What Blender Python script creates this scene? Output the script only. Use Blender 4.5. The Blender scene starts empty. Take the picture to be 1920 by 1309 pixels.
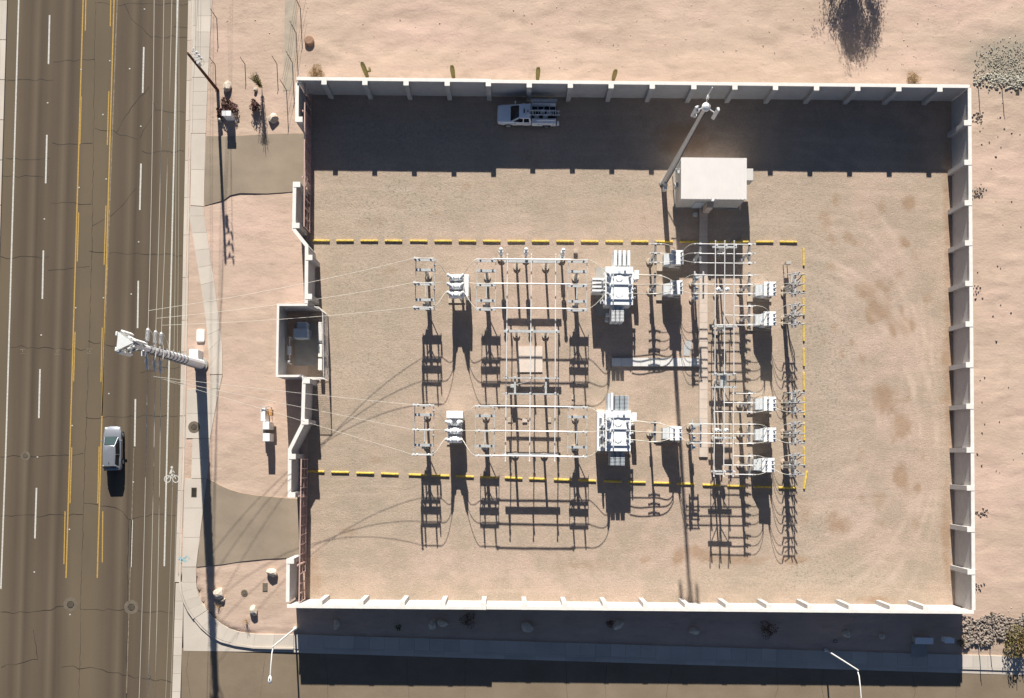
import bpy, bmesh, math, random
import numpy as np
from mathutils import Vector, Matrix, Quaternion
R = math.radians
random.seed(7); RNG = np.random.default_rng(7)
scene = bpy.context.scene
col = scene.collection

# ------------------------------------------------------------------ camera, sky, sun, exposure
H = 92.0                      # flying height above the yard
FPX, CX, CY = 1700.0, 960.0, 787.0
PITCH = math.atan(63.0 / FPX)
cam_d = bpy.data.cameras.new('camera'); cam = bpy.data.objects.new('camera', cam_d); col.objects.link(cam)
cam.location = (0, 0, H); cam.rotation_euler = (PITCH, 0, 0)
cam_d.sensor_fit = 'HORIZONTAL'; cam_d.sensor_width = 36.0; cam_d.lens = FPX / 1920 * 36
cam_d.shift_x = 0.0; cam_d.shift_y = (CY - 654.5) / 1920
cam_d.clip_start = 1.0; cam_d.clip_end = 5000
scene.camera = cam

SUN_EL = math.atan(0.479)
sdir = Vector((0.057, -1.0, -0.479 * math.hypot(0.057, 1.0))).normalized()
world = bpy.data.worlds.new('World'); scene.world = world; world.use_nodes = True
wn = world.node_tree.nodes; wl = world.node_tree.links; wn.clear()
sky = wn.new('ShaderNodeTexSky'); sky.sky_type = 'NISHITA'; sky.sun_disc = False
sky.sun_elevation = SUN_EL; sky.sun_rotation = -math.atan(0.057); sky.altitude = 350; sky.air_density = 0.48; sky.dust_density = 0.25
bg = wn.new('ShaderNodeBackground'); bg.inputs['Strength'].default_value = 0.05
wo = wn.new('ShaderNodeOutputWorld'); wl.new(sky.outputs[0], bg.inputs['Color']); wl.new(bg.outputs[0], wo.inputs['Surface'])
sun_d = bpy.data.lights.new('sun', 'SUN'); sun_d.energy = 5.0; sun_d.angle = R(0.5); sun_d.color = (1.0, 0.95, 0.87)
sun = bpy.data.objects.new('sun', sun_d); col.objects.link(sun); sun.location = (0, 60, 120)
sun.rotation_euler = sdir.to_track_quat('-Z', 'Y').to_euler()
scene.view_settings.view_transform = 'Standard'; scene.view_settings.look = 'None'
scene.view_settings.exposure = 0.85; scene.view_settings.gamma = 1.0; scene.view_settings.use_curve_mapping = False
scene.render.engine = 'CYCLES'

# ------------------------------------------------------------------ survey: photo measurements to metres on the ground
_sp, _cp = math.sin(PITCH), math.cos(PITCH)
def at(u, v, z=0.0):
    dx = (u - CX) / FPX; dy = (CY - v) / FPX
    ray = Vector((dx, _sp + dy * _cp, -_cp + dy * _sp))
    t = (H - z) / -ray.z
    return Vector((ray.x * t, ray.y * t, z))
YAW = -0.0103
def nx(v): return v.normalized()

# ------------------------------------------------------------------ materials
M = {}
def newmat(name):
    m = bpy.data.materials.new(name); m.use_nodes = True
    nt = m.node_tree; b = nt.nodes['Principled BSDF']
    return m, nt, b
def N(nt, t, **kw):
    n = nt.nodes.new(t)
    for k, v in kw.items():
        if k in n.inputs.keys() if hasattr(n.inputs, 'keys') else False: n.inputs[k].default_value = v
        else: setattr(n, k, v)
    return n
def mixc(nt, fac, a, b):
    n = nt.nodes.new('ShaderNodeMix'); n.data_type = 'RGBA'
    for sock, val in ((n.inputs[0], fac), (n.inputs[6], a), (n.inputs[7], b)):
        if isinstance(val, bpy.types.NodeSocket): nt.links.new(val, sock)
        elif isinstance(val, (int, float)): sock.default_value = val
        else: sock.default_value = (*val, 1)
    return n.outputs[2]
def ramp(nt, src, stops):
    n = nt.nodes.new('ShaderNodeValToRGB'); e = n.color_ramp.elements
    while len(e) < len(stops): e.new(0.5)
    for i, (p, c) in enumerate(stops):
        e[i].position = p; e[i].color = (c, c, c, 1) if isinstance(c, (int, float)) else (*c, 1)
    nt.links.new(src, n.inputs[0]); return n.outputs[0]
def noise(nt, vec, scale, detail=4, rough=0.55):
    n = nt.nodes.new('ShaderNodeTexNoise'); n.inputs['Scale'].default_value = scale
    n.inputs['Detail'].default_value = detail; n.inputs['Roughness'].default_value = rough
    nt.links.new(vec, n.inputs['Vector']); return n.outputs[0]
def position(nt, scale=(1, 1, 1), rotz=0.0):
    g = nt.nodes.new('ShaderNodeNewGeometry'); mp = nt.nodes.new('ShaderNodeMapping')
    mp.inputs['Scale'].default_value = scale; mp.inputs['Rotation'].default_value = (0, 0, rotz)
    nt.links.new(g.outputs['Position'], mp.inputs['Vector']); return mp.outputs[0]
def bump(nt, b, h, dist, strength=1.0, prev=None):
    n = nt.nodes.new('ShaderNodeBump'); n.inputs['Distance'].default_value = dist; n.inputs['Strength'].default_value = strength
    nt.links.new(h, n.inputs['Height'])
    if prev is not None: nt.links.new(prev, n.inputs['Normal'])
    nt.links.new(n.outputs[0], b.inputs['Normal']); return n.outputs[0]
def attr(nt, name):
    n = nt.nodes.new('ShaderNodeAttribute'); n.attribute_name = name; return n.outputs['Fac']
def math_(nt, op, a, b=0.0):
    n = nt.nodes.new('ShaderNodeMath'); n.operation = op
    for s, v in ((n.inputs[0], a), (n.inputs[1], b)):
        if isinstance(v, bpy.types.NodeSocket): nt.links.new(v, s)
        else: s.default_value = v
    return n.outputs[0]

def simple(key, c, rough=0.6, metal=0.0, var=0.12, scale=3.0, bmp=0.0, spec=0.4):
    m, nt, b = newmat(key)
    p = position(nt)
    f = ramp(nt, noise(nt, p, scale, 5), [(0.3, 0.0), (0.7, 1.0)])
    c2 = tuple(x * (1 - var) for x in c); c1 = tuple(min(1, x * (1 + var * 0.5)) for x in c)
    nt.links.new(mixc(nt, f, c2, c1), b.inputs['Base Color'])
    b.inputs['Roughness'].default_value = rough; b.inputs['Metallic'].default_value = metal
    b.inputs['Specular IOR Level'].default_value = spec
    if bmp: bump(nt, b, noise(nt, p, scale * 6, 3), bmp)
    M[key] = m; return m

simple('galv', (0.58, 0.59, 0.58), 0.45, 0.25, 0.18, 4)
simple('galv_dark', (0.20, 0.21, 0.22), 0.55, 0.2, 0.2, 4)
simple('alum', (0.84, 0.82, 0.78), 0.35, 0.15, 0.06, 3)
simple('tank', (0.86, 0.87, 0.87), 0.35, 0.0, 0.07, 1.5)
simple('tank_grey', (0.56, 0.61, 0.64), 0.4, 0.0, 0.08, 2)
simple('white_box', (0.86, 0.86, 0.85), 0.4, 0.0, 0.05, 2)
simple('porcelain', (0.40, 0.42, 0.44), 0.25, 0.0, 0.08, 5)
simple('porcelain_white', (0.80, 0.80, 0.78), 0.25, 0.0, 0.05, 5)
simple('dark', (0.025, 0.026, 0.03), 0.5, 0.0, 0.2, 5)
simple('black_rubber', (0.02, 0.02, 0.02), 0.8, 0.0, 0.2, 8)
simple('glass_dark', (0.012, 0.016, 0.02), 0.08, 0.0, 0.1, 2, spec=0.6)
simple('glass_teal', (0.05, 0.075, 0.075), 0.08, 0.0, 0.1, 2, spec=0.6)
simple('silver_paint', (0.42, 0.44, 0.47), 0.25, 0.55, 0.04, 2, spec=0.6)
simple('white_paint', (0.93, 0.94, 0.95), 0.28, 0.0, 0.04, 2, spec=0.5)
simple('yellow', (0.76, 0.55, 0.10), 0.6, 0.0, 0.28, 5, 0.004)
simple('gate_red', (0.58, 0.40, 0.35), 0.6, 0.0, 0.15, 6)
simple('gate_mesh', (0.46, 0.30, 0.26), 0.7, 0.0, 0.15, 6)
simple('wood_pole', (0.11, 0.045, 0.022), 0.85, 0.0, 0.35, 6, 0.01)
simple('coping', (0.82, 0.78, 0.72), 0.8, 0.0, 0.10, 2, 0.004)
simple('pad', (0.50, 0.41, 0.32), 0.85, 0.0, 0.12, 1.2, 0.004)
simple('pad_grey', (0.36, 0.34, 0.31), 0.85, 0.0, 0.15, 1.2, 0.004)
simple('trench', (0.60, 0.50, 0.42), 0.85, 0.0, 0.10, 1.5, 0.003)
simple('trench_grey', (0.72, 0.70, 0.66), 0.85, 0.0, 0.10, 1.5, 0.003)
simple('roof', (0.74, 0.70, 0.665), 0.55, 0.0, 0.05, 0.8)
simple('siding', (0.60, 0.58, 0.54), 0.6, 0.0, 0.08, 1.2)
simple('lane_white', (0.62, 0.60, 0.54), 0.8, 0.0, 0.35, 7)
simple('lane_yellow', (0.50, 0.31, 0.075), 0.8, 0.0, 0.35, 7)
simple('lane_worn', (0.26, 0.21, 0.15), 0.85, 0.0, 0.5, 3)
simple('tar', (0.032, 0.024, 0.018), 0.7, 0.0, 0.3, 4)
simple('iron', (0.055, 0.045, 0.035), 0.6, 0.3, 0.4, 8)
simple('ring', (0.16, 0.13, 0.095), 0.9, 0.0, 0.25, 4)
simple('rust_lid', (0.34, 0.20, 0.13), 0.85, 0.0, 0.25, 5)
simple('brown_post', (0.10, 0.065, 0.04), 0.8, 0.0, 0.2, 5)
simple('boulder', (0.66, 0.57, 0.46), 0.9, 0.0, 0.3, 3, 0.03)
simple('riprap', (0.30, 0.25, 0.21), 0.9, 0.0, 0.35, 2.5, 0.02)
simple('rubble', (0.47, 0.44, 0.36), 0.9, 0.0, 0.4, 2.5, 0.02)
simple('purple_leaf', (0.12, 0.05, 0.05), 0.7, 0.0, 0.5, 8)
simple('dry_twig', (0.34, 0.22, 0.10), 0.85, 0.0, 0.35, 8)
simple('olive_leaf', (0.16, 0.13, 0.04), 0.7, 0.0, 0.4, 8)
simple('green_leaf', (0.055, 0.075, 0.025), 0.7, 0.0, 0.4, 3)
simple('cactus', (0.22, 0.19, 0.06), 0.7, 0.0, 0.25, 6)
simple('bark', (0.11, 0.085, 0.06), 0.9, 0.0, 0.3, 6, 0.02)
simple('orange_box', (0.55, 0.28, 0.09), 0.6, 0.0, 0.1, 4)
simple('blue_paint', (0.33, 0.52, 0.56), 0.85, 0.0, 0.3, 5)
simple('taillight', (0.35, 0.02, 0.02), 0.25, 0.0, 0.1, 4)
simple('headlight', (0.75, 0.77, 0.78), 0.15, 0.0, 0.05, 4)
simple('pole_steel', (0.76, 0.78, 0.80), 0.4, 0.1, 0.10, 1.0)
simple('radome', (0.74, 0.75, 0.73), 0.45, 0.0, 0.06, 3)
simple('wire', (0.66, 0.62, 0.53), 0.5, 0.1, 0.05, 1)
simple('kerb', (0.48, 0.42, 0.35), 0.85, 0.0, 0.15, 1.5, 0.004)
simple('pad_pale', (0.68, 0.575, 0.49), 0.85, 0.0, 0.08, 1.2, 0.004)
simple('strip', (0.43, 0.365, 0.285), 0.95, 0, 0.2, 0.8, 0.01)
simple('box_tan', (0.48, 0.44, 0.38), 0.6, 0.0, 0.08, 2)

def concrete_walk(key, c):
    m, nt, b = newmat(key); p = position(nt)
    oi = nt.nodes.new('ShaderNodeObjectInfo')
    f = ramp(nt, noise(nt, p, 0.35, 4), [(0.3, 0.0), (0.7, 1.0)])
    c0 = mixc(nt, f, tuple(x * 0.86 for x in c), c)
    f2 = ramp(nt, noise(nt, p, 9, 4, 0.7), [(0.35, 0.0), (0.7, 1.0)])
    c1 = mixc(nt, math_(nt, 'MULTIPLY', f2, 0.25), c0, tuple(x * 0.7 for x in c))
    v = math_(nt, 'ADD', math_(nt, 'MULTIPLY', oi.outputs['Random'], 0.16), 0.90)
    hs = nt.nodes.new('ShaderNodeHueSaturation'); nt.links.new(c1, hs.inputs['Color']); nt.links.new(v, hs.inputs['Value'])
    nt.links.new(hs.outputs[0], b.inputs['Base Color']); b.inputs['Roughness'].default_value = 0.9
    bump(nt, b, noise(nt, p, 14, 3), 0.006); M[key] = m
concrete_walk('walk', (0.62, 0.55, 0.465))
concrete_walk('walk_side', (0.58, 0.52, 0.45))

def block_wall():
    m, nt, b = newmat('block_wall')
    tc = nt.nodes.new('ShaderNodeTexCoord'); mp = nt.nodes.new('ShaderNodeMapping')
    mp.inputs['Rotation'].default_value = (R(90), 0, 0)
    nt.links.new(tc.outputs['Object'], mp.inputs['Vector'])
    br = nt.nodes.new('ShaderNodeTexBrick'); br.inputs['Scale'].default_value = 1.0
    br.inputs['Brick Width'].default_value = 0.4; br.inputs['Row Height'].default_value = 0.2; br.inputs['Mortar Size'].default_value = 0.012
    br.inputs['Color1'].default_value = (0.53, 0.515, 0.50, 1); br.inputs['Color2'].default_value = (0.48, 0.465, 0.45, 1); br.inputs['Mortar'].default_value = (0.38, 0.365, 0.35, 1)
    nt.links.new(mp.outputs[0], br.inputs['Vector'])
    p = position(nt); f = ramp(nt, noise(nt, p, 0.9, 5), [(0.3, 0.0), (0.75, 1.0)])
    c = mixc(nt, math_(nt, 'MULTIPLY', f, 0.35), br.outputs['Color'], (0.36, 0.345, 0.33))
    nt.links.new(c, b.inputs['Base Color']); b.inputs['Roughness'].default_value = 0.9
    bump(nt, b, br.outputs['Fac'], -0.006); M['block_wall'] = m
block_wall()

def yard_mat():
    m, nt, b = newmat('yard_gravel'); p = position(nt)
    big = ramp(nt, noise(nt, p, 0.09, 5), [(0.38, 0.0), (0.62, 1.0)])
    pale = attr(nt, 'pale'); rust = attr(nt, 'rust'); trk = attr(nt, 'track')
    base = mixc(nt, big, (0.440, 0.345, 0.262), (0.510, 0.380, 0.295))
    base = mixc(nt, pale, base, (0.590, 0.432, 0.355))
    mid = ramp(nt, noise(nt, p, 0.9, 6, 0.65), [(0.35, 0.0), (0.65, 1.0)])
    base = mixc(nt, math_(nt, 'MULTIPLY', mid, 0.24), base, (0.370, 0.298, 0.220))
    sk = ramp(nt, noise(nt, position(nt, (0.10, 1.1, 1), 0.01), 1.0, 6, 0.65), [(0.46, 0.0), (0.66, 1.0)])
    base = mixc(nt, math_(nt, 'MULTIPLY', sk, 0.34), base, (0.62, 0.475, 0.385))
    ol = ramp(nt, noise(nt, p, 0.23, 6, 0.7), [(0.46, 0.0), (0.58, 1.0)])
    base = mixc(nt, math_(nt, 'MULTIPLY', ol, 0.50), base, (0.345, 0.285, 0.215))
    gr = ramp(nt, noise(nt, p, 6.5, 4, 0.8), [(0.42, 0.0), (0.62, 1.0)])
    base = mixc(nt, math_(nt, 'MULTIPLY', gr, 0.32), base, (0.265, 0.215, 0.160))
    vor = nt.nodes.new('ShaderNodeTexVoronoi'); vor.inputs['Scale'].default_value = 11.0
    nt.links.new(p, vor.inputs['Vector'])
    sep = nt.nodes.new('ShaderNodeSeparateColor'); nt.links.new(vor.outputs['Color'], sep.inputs[0])
    sp = ramp(nt, sep.outputs[0], [(0.0, 0.0), (0.55, 0.1), (1.0, 1.0)])
    base = mixc(nt, math_(nt, 'MULTIPLY', sp, 0.20), base, (0.24, 0.185, 0.13))
    sp2 = ramp(nt, sep.outputs[1], [(0.72, 0.0), (1.0, 1.0)])
    base = mixc(nt, math_(nt, 'MULTIPLY', sp2, 0.28), base, (0.62, 0.50, 0.39))
    gv = attr(nt, 'gravel')
    base = mixc(nt, math_(nt, 'MULTIPLY', gv, 0.55), base, (0.430, 0.368, 0.288))
    dk = ramp(nt, noise(nt, p, 3.6, 3, 0.75), [(0.50, 0.0), (0.64, 1.0)])
    base = mixc(nt, math_(nt, 'MULTIPLY', math_(nt, 'MULTIPLY', dk, gv), 0.6), base, (0.165, 0.132, 0.090))
    rn = ramp(nt, math_(nt, 'ADD', rust, math_(nt, 'MULTIPLY', math_(nt, 'SUBTRACT', noise(nt, p, 0.9, 6, 0.7), 0.5), 0.9)), [(0.17, 0.0), (0.55, 0.66)])
    base = mixc(nt, rn, base, (0.325, 0.210, 0.130))
    base = mixc(nt, math_(nt, 'MULTIPLY', trk, 0.5), base, (0.66, 0.51, 0.41))
    nt.links.new(base, b.inputs['Base Color']); b.inputs['Roughness'].default_value = 0.95; b.inputs['Specular IOR Level'].default_value = 0.15
    n1 = bump(nt, b, noise(nt, p, 0.7, 3), 0.04)
    n2 = bump(nt, b, noise(nt, p, 4.5, 5, 0.7), 0.026, prev=n1)
    bump(nt, b, vor.outputs['Distance'], -0.014, prev=n2)
    M['yard_gravel'] = m
def dirt_mat(key, a, c, pinkc, ripple):
    m, nt, b = newmat(key); p = position(nt)
    big = ramp(nt, noise(nt, p, 0.07, 6, 0.6), [(0.36, 0.0), (0.64, 1.0)])
    base = mixc(nt, big, a, c)
    pk = ramp(nt, noise(nt, position(nt, (0.5, 1.3, 1)), 0.12, 4), [(0.45, 0.0), (0.7, 1.0)])
    base = mixc(nt, pk, base, pinkc)
    st = ramp(nt, noise(nt, position(nt, (0.6, 2.0, 1)), 0.55, 6, 0.7), [(0.5, 0.0), (0.72, 1.0)])
    base = mixc(nt, math_(nt, 'MULTIPLY', st, 0.55), base, tuple(x * 0.72 for x in a))
    lt = ramp(nt, noise(nt, position(nt, (0.25, 1.2, 1), 0.12), 0.5, 7, 0.7), [(0.52, 0.0), (0.68, 1.0)])
    base = mixc(nt, math_(nt, 'MULTIPLY', lt, 0.55), base, tuple(min(1, x * 1.22) for x in c))
    bl = ramp(nt, noise(nt, p, 0.35, 7, 0.72), [(0.54, 0.0), (0.66, 1.0)])
    base = mixc(nt, math_(nt, 'MULTIPLY', bl, 0.35), base, tuple(x * 0.80 for x in a))
    sp = ramp(nt, noise(nt, p, 10, 3, 0.8), [(0.58, 0.0), (0.72, 1.0)])
    base = mixc(nt, math_(nt, 'MULTIPLY', sp, 0.30), base, tuple(x * 0.55 for x in a))
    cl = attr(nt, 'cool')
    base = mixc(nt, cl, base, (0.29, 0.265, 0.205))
    nt.links.new(base, b.inputs['Base Color']); b.inputs['Roughness'].default_value = 0.95; b.inputs['Specular IOR Level'].default_value = 0.12
    n1 = bump(nt, b, noise(nt, position(nt, (0.7, 1.5, 1)), 0.8, 5, 0.6), ripple)
    n2 = bump(nt, b, noise(nt, p, 3.5, 5, 0.65), ripple * 0.75, prev=n1)
    bump(nt, b, noise(nt, p, 16, 3), 0.012, prev=n2)
    M[key] = m
yard_mat()
dirt_mat('desert', (0.490, 0.368, 0.282), (0.560, 0.422, 0.328), (0.610, 0.440, 0.358), 0.032)
simple('far_dirt', (0.50, 0.36, 0.25), 0.95, 0, 0.2, 0.05, 0.05)

def road_mat():
    m, nt, b = newmat('asphalt_road')
    g = nt.nodes.new('ShaderNodeNewGeometry')
    sx = nt.nodes.new('ShaderNodeSeparateXYZ'); nt.links.new(g.outputs['Position'], sx.inputs[0])
    # distance across the road: x + k*y removes the slight yaw of the road
    xr = math_(nt, 'ADD', sx.outputs[0], math_(nt, 'MULTIPLY', sx.outputs[1], -0.0103))
    x0 = at(-60, 650).x - 0.0103 * at(-60, 650).y; x1 = at(345, 650).x - 0.0103 * at(345, 650).y
    def fr(u): return (at(u, 650).x - 0.0103 * at(u, 650).y - x0) / (x1 - x0)
    t = math_(nt, 'DIVIDE', math_(nt, 'SUBTRACT', xr, x0), x1 - x0)
    D = (0.090, 0.069, 0.050); L = (0.146, 0.114, 0.074); Md = (0.116, 0.089, 0.062); K = (0.068, 0.052, 0.039); G = (0.146, 0.112, 0.077)
    c = ramp(nt, t, [(0.0, L), (fr(12), L), (fr(24), Md), (fr(40), D), (fr(52), G), (fr(60), K), (fr(76), Md), (fr(96), D), (fr(106), G), (fr(118), K), (fr(134), Md),
                     (fr(146), L), (fr(164), L), (fr(186), L), (fr(204), Md), (fr(222), D), (fr(234), G), (fr(246), K), (fr(262), Md), (fr(278), D), (fr(296), G), (fr(312), L), (fr(330), L), (1.0, L)])
    p = position(nt)
    st = noise(nt, position(nt, (1.0, 0.03, 1), 0.0103), 1.6, 5, 0.6)
    c = mixc(nt, math_(nt, 'MULTIPLY', ramp(nt, st, [(0.35, 0.0), (0.7, 1.0)]), 0.35), c, (0.150, 0.116, 0.080))
    bl = ramp(nt, noise(nt, position(nt, (1, 0.35, 1)), 0.25, 5), [(0.4, 0.0), (0.7, 1.0)])
    c = mixc(nt, math_(nt, 'MULTIPLY', bl, 0.22), c, (0.062, 0.047, 0.034))
    fi = ramp(nt, noise(nt, p, 14, 3, 0.8), [(0.4, 0.0), (0.66, 1.0)])
    c = mixc(nt, math_(nt, 'MULTIPLY', fi, 0.22), c, (0.20, 0.155, 0.105))
    nt.links.new(c, b.inputs['Base Color']); b.inputs['Roughness'].default_value = 0.9; b.inputs['Specular IOR Level'].default_value = 0.2
    bump(nt, b, noise(nt, p, 18, 3), 0.008); M['asphalt_road'] = m
road_mat()
def asphalt_side(key, a, c):
    m, nt, b = newmat(key); p = position(nt)
    f = ramp(nt, noise(nt, p, 0.22, 6, 0.6), [(0.35, 0.0), (0.68, 1.0)])
    base = mixc(nt, f, a, c)
    f2 = ramp(nt, noise(nt, position(nt, (0.35, 1, 1)), 0.6, 5), [(0.5, 0.0), (0.75, 1.0)])
    base = mixc(nt, math_(nt, 'MULTIPLY', f2, 0.3), base, tuple(x * 0.7 for x in a))
    f3 = ramp(nt, noise(nt, p, 13, 3, 0.8), [(0.4, 0.0), (0.68, 1.0)])
    base = mixc(nt, math_(nt, 'MULTIPLY', f3, 0.22), base, tuple(x * 1.5 for x in c))
    nt.links.new(base, b.inputs['Base Color']); b.inputs['Roughness'].default_value = 0.92; b.inputs['Specular IOR Level'].default_value = 0.2
    bump(nt, b, noise(nt, p, 16, 3), 0.008); M[key] = m
asphalt_side('asphalt_street', (0.185, 0.143, 0.098), (0.240, 0.187, 0.132))
asphalt_side('asphalt_drive', (0.245, 0.198, 0.147), (0.335, 0.268, 0.200))

# ------------------------------------------------------------------ mesh helpers
class MB:
    def __init__(s): s.v = []; s.f = []
    def add(s, vs, fs):
        o = len(s.v); s.v += [tuple(p) for p in vs]; s.f += [tuple(i + o for i in f) for f in fs]; return s
    def box(s, c, d, rz=0.0, mat=None):
        hx, hy, hz = d[0] / 2, d[1] / 2, d[2] / 2
        vs = [Vector((x, y, z)) for z in (-hz, hz) for x, y in ((-hx, -hy), (hx, -hy), (hx, hy), (-hx, hy))]
        m = mat if mat is not None else (Matrix.Rotation(rz, 3, 'Z') if rz else None)
        if m is not None: vs = [m @ v for v in vs]
        c = Vector(c)
        return s.add([v + c for v in vs], [(3, 2, 1, 0), (4, 5, 6, 7), (0, 1, 5, 4), (1, 2, 6, 5), (2, 3, 7, 6), (3, 0, 4, 7)])
    def span(s, a, b): return s.box([(a[i] + b[i]) / 2 for i in range(3)], [abs(b[i] - a[i]) for i in range(3)])
    def bar(s, p0, p1, w, h=None):
        p0 = Vector(p0); p1 = Vector(p1); d = p1 - p0; h = h or w
        q = d.to_track_quat('X', 'Z').to_matrix()
        return s.box((p0 + p1) / 2, (d.length, w, h), mat=q)
    def cyl(s, p0, p1, r0, r1=None, n=8, caps=True):
        p0 = Vector(p0); p1 = Vector(p1); r1 = r0 if r1 is None else r1
        q = (p1 - p0).to_track_quat('Z', 'Y').to_matrix()
        vs = []
        for p, r in ((p0, r0), (p1, r1)):
            for i in range(n):
                a = 2 * math.pi * i / n; vs.append(p + q @ Vector((r * math.cos(a), r * math.sin(a), 0)))
        fs = [(i, (i + 1) % n, n + (i + 1) % n, n + i) for i in range(n)]
        if caps: fs += [tuple(range(n - 1, -1, -1)), tuple(range(n, 2 * n))]
        return s.add(vs, fs)
    def tube(s, pts, r, n=5):
        pts = [Vector(p) for p in pts]; vs = []
        for i, p in enumerate(pts):
            d = (pts[min(i + 1, len(pts) - 1)] - pts[max(i - 1, 0)]).normalized()
            q = d.to_track_quat('Z', 'Y').to_matrix()
            for k in range(n):
                a = 2 * math.pi * k / n; vs.append(p + q @ Vector((r * math.cos(a), r * math.sin(a), 0)))
        fs = []
        for i in range(len(pts) - 1):
            for k in range(n): fs.append((i * n + k, i * n + (k + 1) % n, (i + 1) * n + (k + 1) % n, (i + 1) * n + k))
        fs += [tuple(range(n - 1, -1, -1)), tuple((len(pts) - 1) * n + k for k in range(n))]
        return s.add(vs, fs)
    def lathe(s, prof, base=(0, 0, 0), axis=(0, 0, 1), n=10):
        q = Vector(axis).to_track_quat('Z', 'Y').to_matrix(); b = Vector(base); vs = []
        for r, z in prof:
            for k in range(n):
                a = 2 * math.pi * k / n; vs.append(b + q @ Vector((r * math.cos(a), r * math.sin(a), z)))
        fs = []
        for i in range(len(prof) - 1):
            for k in range(n): fs.append((i * n + k, i * n + (k + 1) % n, (i + 1) * n + (k + 1) % n, (i + 1) * n + k))
        fs += [tuple(range(n - 1, -1, -1)), tuple((len(prof) - 1) * n + k for k in range(n))]
        return s.add(vs, fs)
    def prism(s, poly, z0, z1):
        n = len(poly)
        a = sum(poly[i][0] * poly[(i + 1) % n][1] - poly[(i + 1) % n][0] * poly[i][1] for i in range(n))
        if a < 0: poly = poly[::-1]
        f0 = z0 if callable(z0) else (lambda x, y: z0); f1 = z1 if callable(z1) else (lambda x, y: z1)
        vs = [(p[0], p[1], f0(p[0], p[1])) for p in poly] + [(p[0], p[1], f1(p[0], p[1])) for p in poly]
        fs = [tuple(range(n - 1, -1, -1)), tuple(range(n, 2 * n))] + [(i, (i + 1) % n, n + (i + 1) % n, n + i) for i in range(n)]
        return s.add(vs, fs)
    def mesh(s, name, mat, smooth=None):
        me = bpy.data.meshes.new(name); me.from_pydata(s.v, [], s.f); me.update()
        if mat: me.materials.append(M[mat])
        if smooth:
            me.shade_smooth()
            me.set_sharp_from_angle(angle=R(smooth))
        return me
    def build(s, name, mat, parent=None, smooth=None, bevel=0.0, origin=None):
        if origin is not None: s.v = [tuple(Vector(v) - Vector(origin)) for v in s.v]
        o = bpy.data.objects.new(name, s.mesh(name, mat, smooth)); col.objects.link(o)
        if parent is not None: o.parent = parent
        if origin is not None: o.location = origin
        if bevel:
            md = o.modifiers.new('bevel', 'BEVEL'); md.width = bevel; md.segments = 2; md.limit_method = 'ANGLE'
        return o
def inst(name, me, parent, loc=(0, 0, 0), q=None, rz=0.0):
    o = bpy.data.objects.new(name, me); col.objects.link(o)
    if parent is not None: o.parent = parent
    o.location = loc
    if q is not None: o.rotation_mode = 'QUATERNION'; o.rotation_quaternion = q
    elif rz: o.rotation_euler = (0, 0, rz)
    return o
def tag(o, label, cat, group=None):
    o['label'] = label; o['category'] = cat
    if group: o['group'] = group
    return o
def structure(o): o['kind'] = 'structure'; return o
def thing(name, label, cat, loc, rz=0.0, group=None):
    o = bpy.data.objects.new(name, None); col.objects.link(o); o.empty_display_size = 0.3
    o.location = loc; o.rotation_euler = (0, 0, rz)
    return tag(o, label, cat, group)
KIDS = {}
def copy_tree(src, parent=None):
    c = src.copy(); col.objects.link(c)
    if parent is not None: c.parent = parent
    for ch in src.children: copy_tree(ch, c)
    return c
ORD = ['first', 'second', 'third', 'fourth', 'fifth', 'sixth', 'seventh', 'eighth', 'ninth', 'tenth', 'eleventh', 'twelfth', 'thirteenth', 'fourteenth', 'fifteenth',
       'sixteenth', 'seventeenth', 'eighteenth', 'nineteenth', 'twentieth', 'twenty-first', 'twenty-second', 'twenty-third', 'twenty-fourth', 'twenty-fifth', 'twenty-sixth', 'twenty-seventh']

# value noise on numpy arrays
_G = RNG.random((256, 256))
def vnoise(x, y):
    xi = np.floor(x).astype(int); yi = np.floor(y).astype(int); fx = x - xi; fy = y - yi
    fx = fx * fx * (3 - 2 * fx); fy = fy * fy * (3 - 2 * fy)
    g = lambda a, b: _G[a % 256, b % 256]
    return (g(xi, yi) * (1 - fx) + g(xi + 1, yi) * fx) * (1 - fy) + (g(xi, yi + 1) * (1 - fx) + g(xi + 1, yi + 1) * fx) * fy
def fbm(x, y, o=4):
    s = 0; a = 0.5
    for i in range(o): s = s + a * vnoise(x + 17.3 * i, y + 9.1 * i); x = x * 2.03; y = y * 2.03; a *= 0.5
    return s

# ------------------------------------------------------------------ key lines of the site
WH = 3.55
NW = at(557, 149, WH); NE = at(1818, 162, WH); SE = at(1826, 1148, WH); SW = at(539, 1136, WH)
kerb_px = [(-300, 357), (0, 352), (440, 343), (840, 335), (1060, 328), (1309, 322), (1700, 313)]
_ky = [at(u, v).y for v, u in kerb_px][::-1]; _kx = [at(u, v).x for v, u in kerb_px][::-1]
def kerb_x(y): return np.interp(y, _ky, _kx)
A1 = at(550, 1190); A2 = at(1920, 1232)
def walk_n(x): return A1.y + (A2.y - A1.y) * (x - A1.x) / (A2.x - A1.x)      # north edge of the side-street pavement
B1 = at(550, 1217); B2 = at(1920, 1259)
def walk_s(x): return B1.y + (B2.y - B1.y) * (x - B1.x) / (B2.x - B1.x)      # kerb line of the side street
def wall_s(x): return SW.y + (SE.y - SW.y) * (x - SW.x) / (SE.x - SW.x)
def wall_n(x): return NW.y + (NE.y - NW.y) * (x - NW.x) / (NE.x - NW.x)
WALK_Z = -0.15
def fall(x): # side street falls away from the corner
    return np.clip((x - at(400, 1200).x) / (at(560, 1200).x - at(400, 1200).x), 0, 1)
# corner kerb return
corner = [at(u, v) for u, v in ((336, 1092), (338, 1110), (343, 1128), (351, 1145), (362, 1161), (376, 1178), (393, 1193), (414, 1204), (440, 1211), (475, 1216), (512, 1217), (550, 1217.5))]

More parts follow.
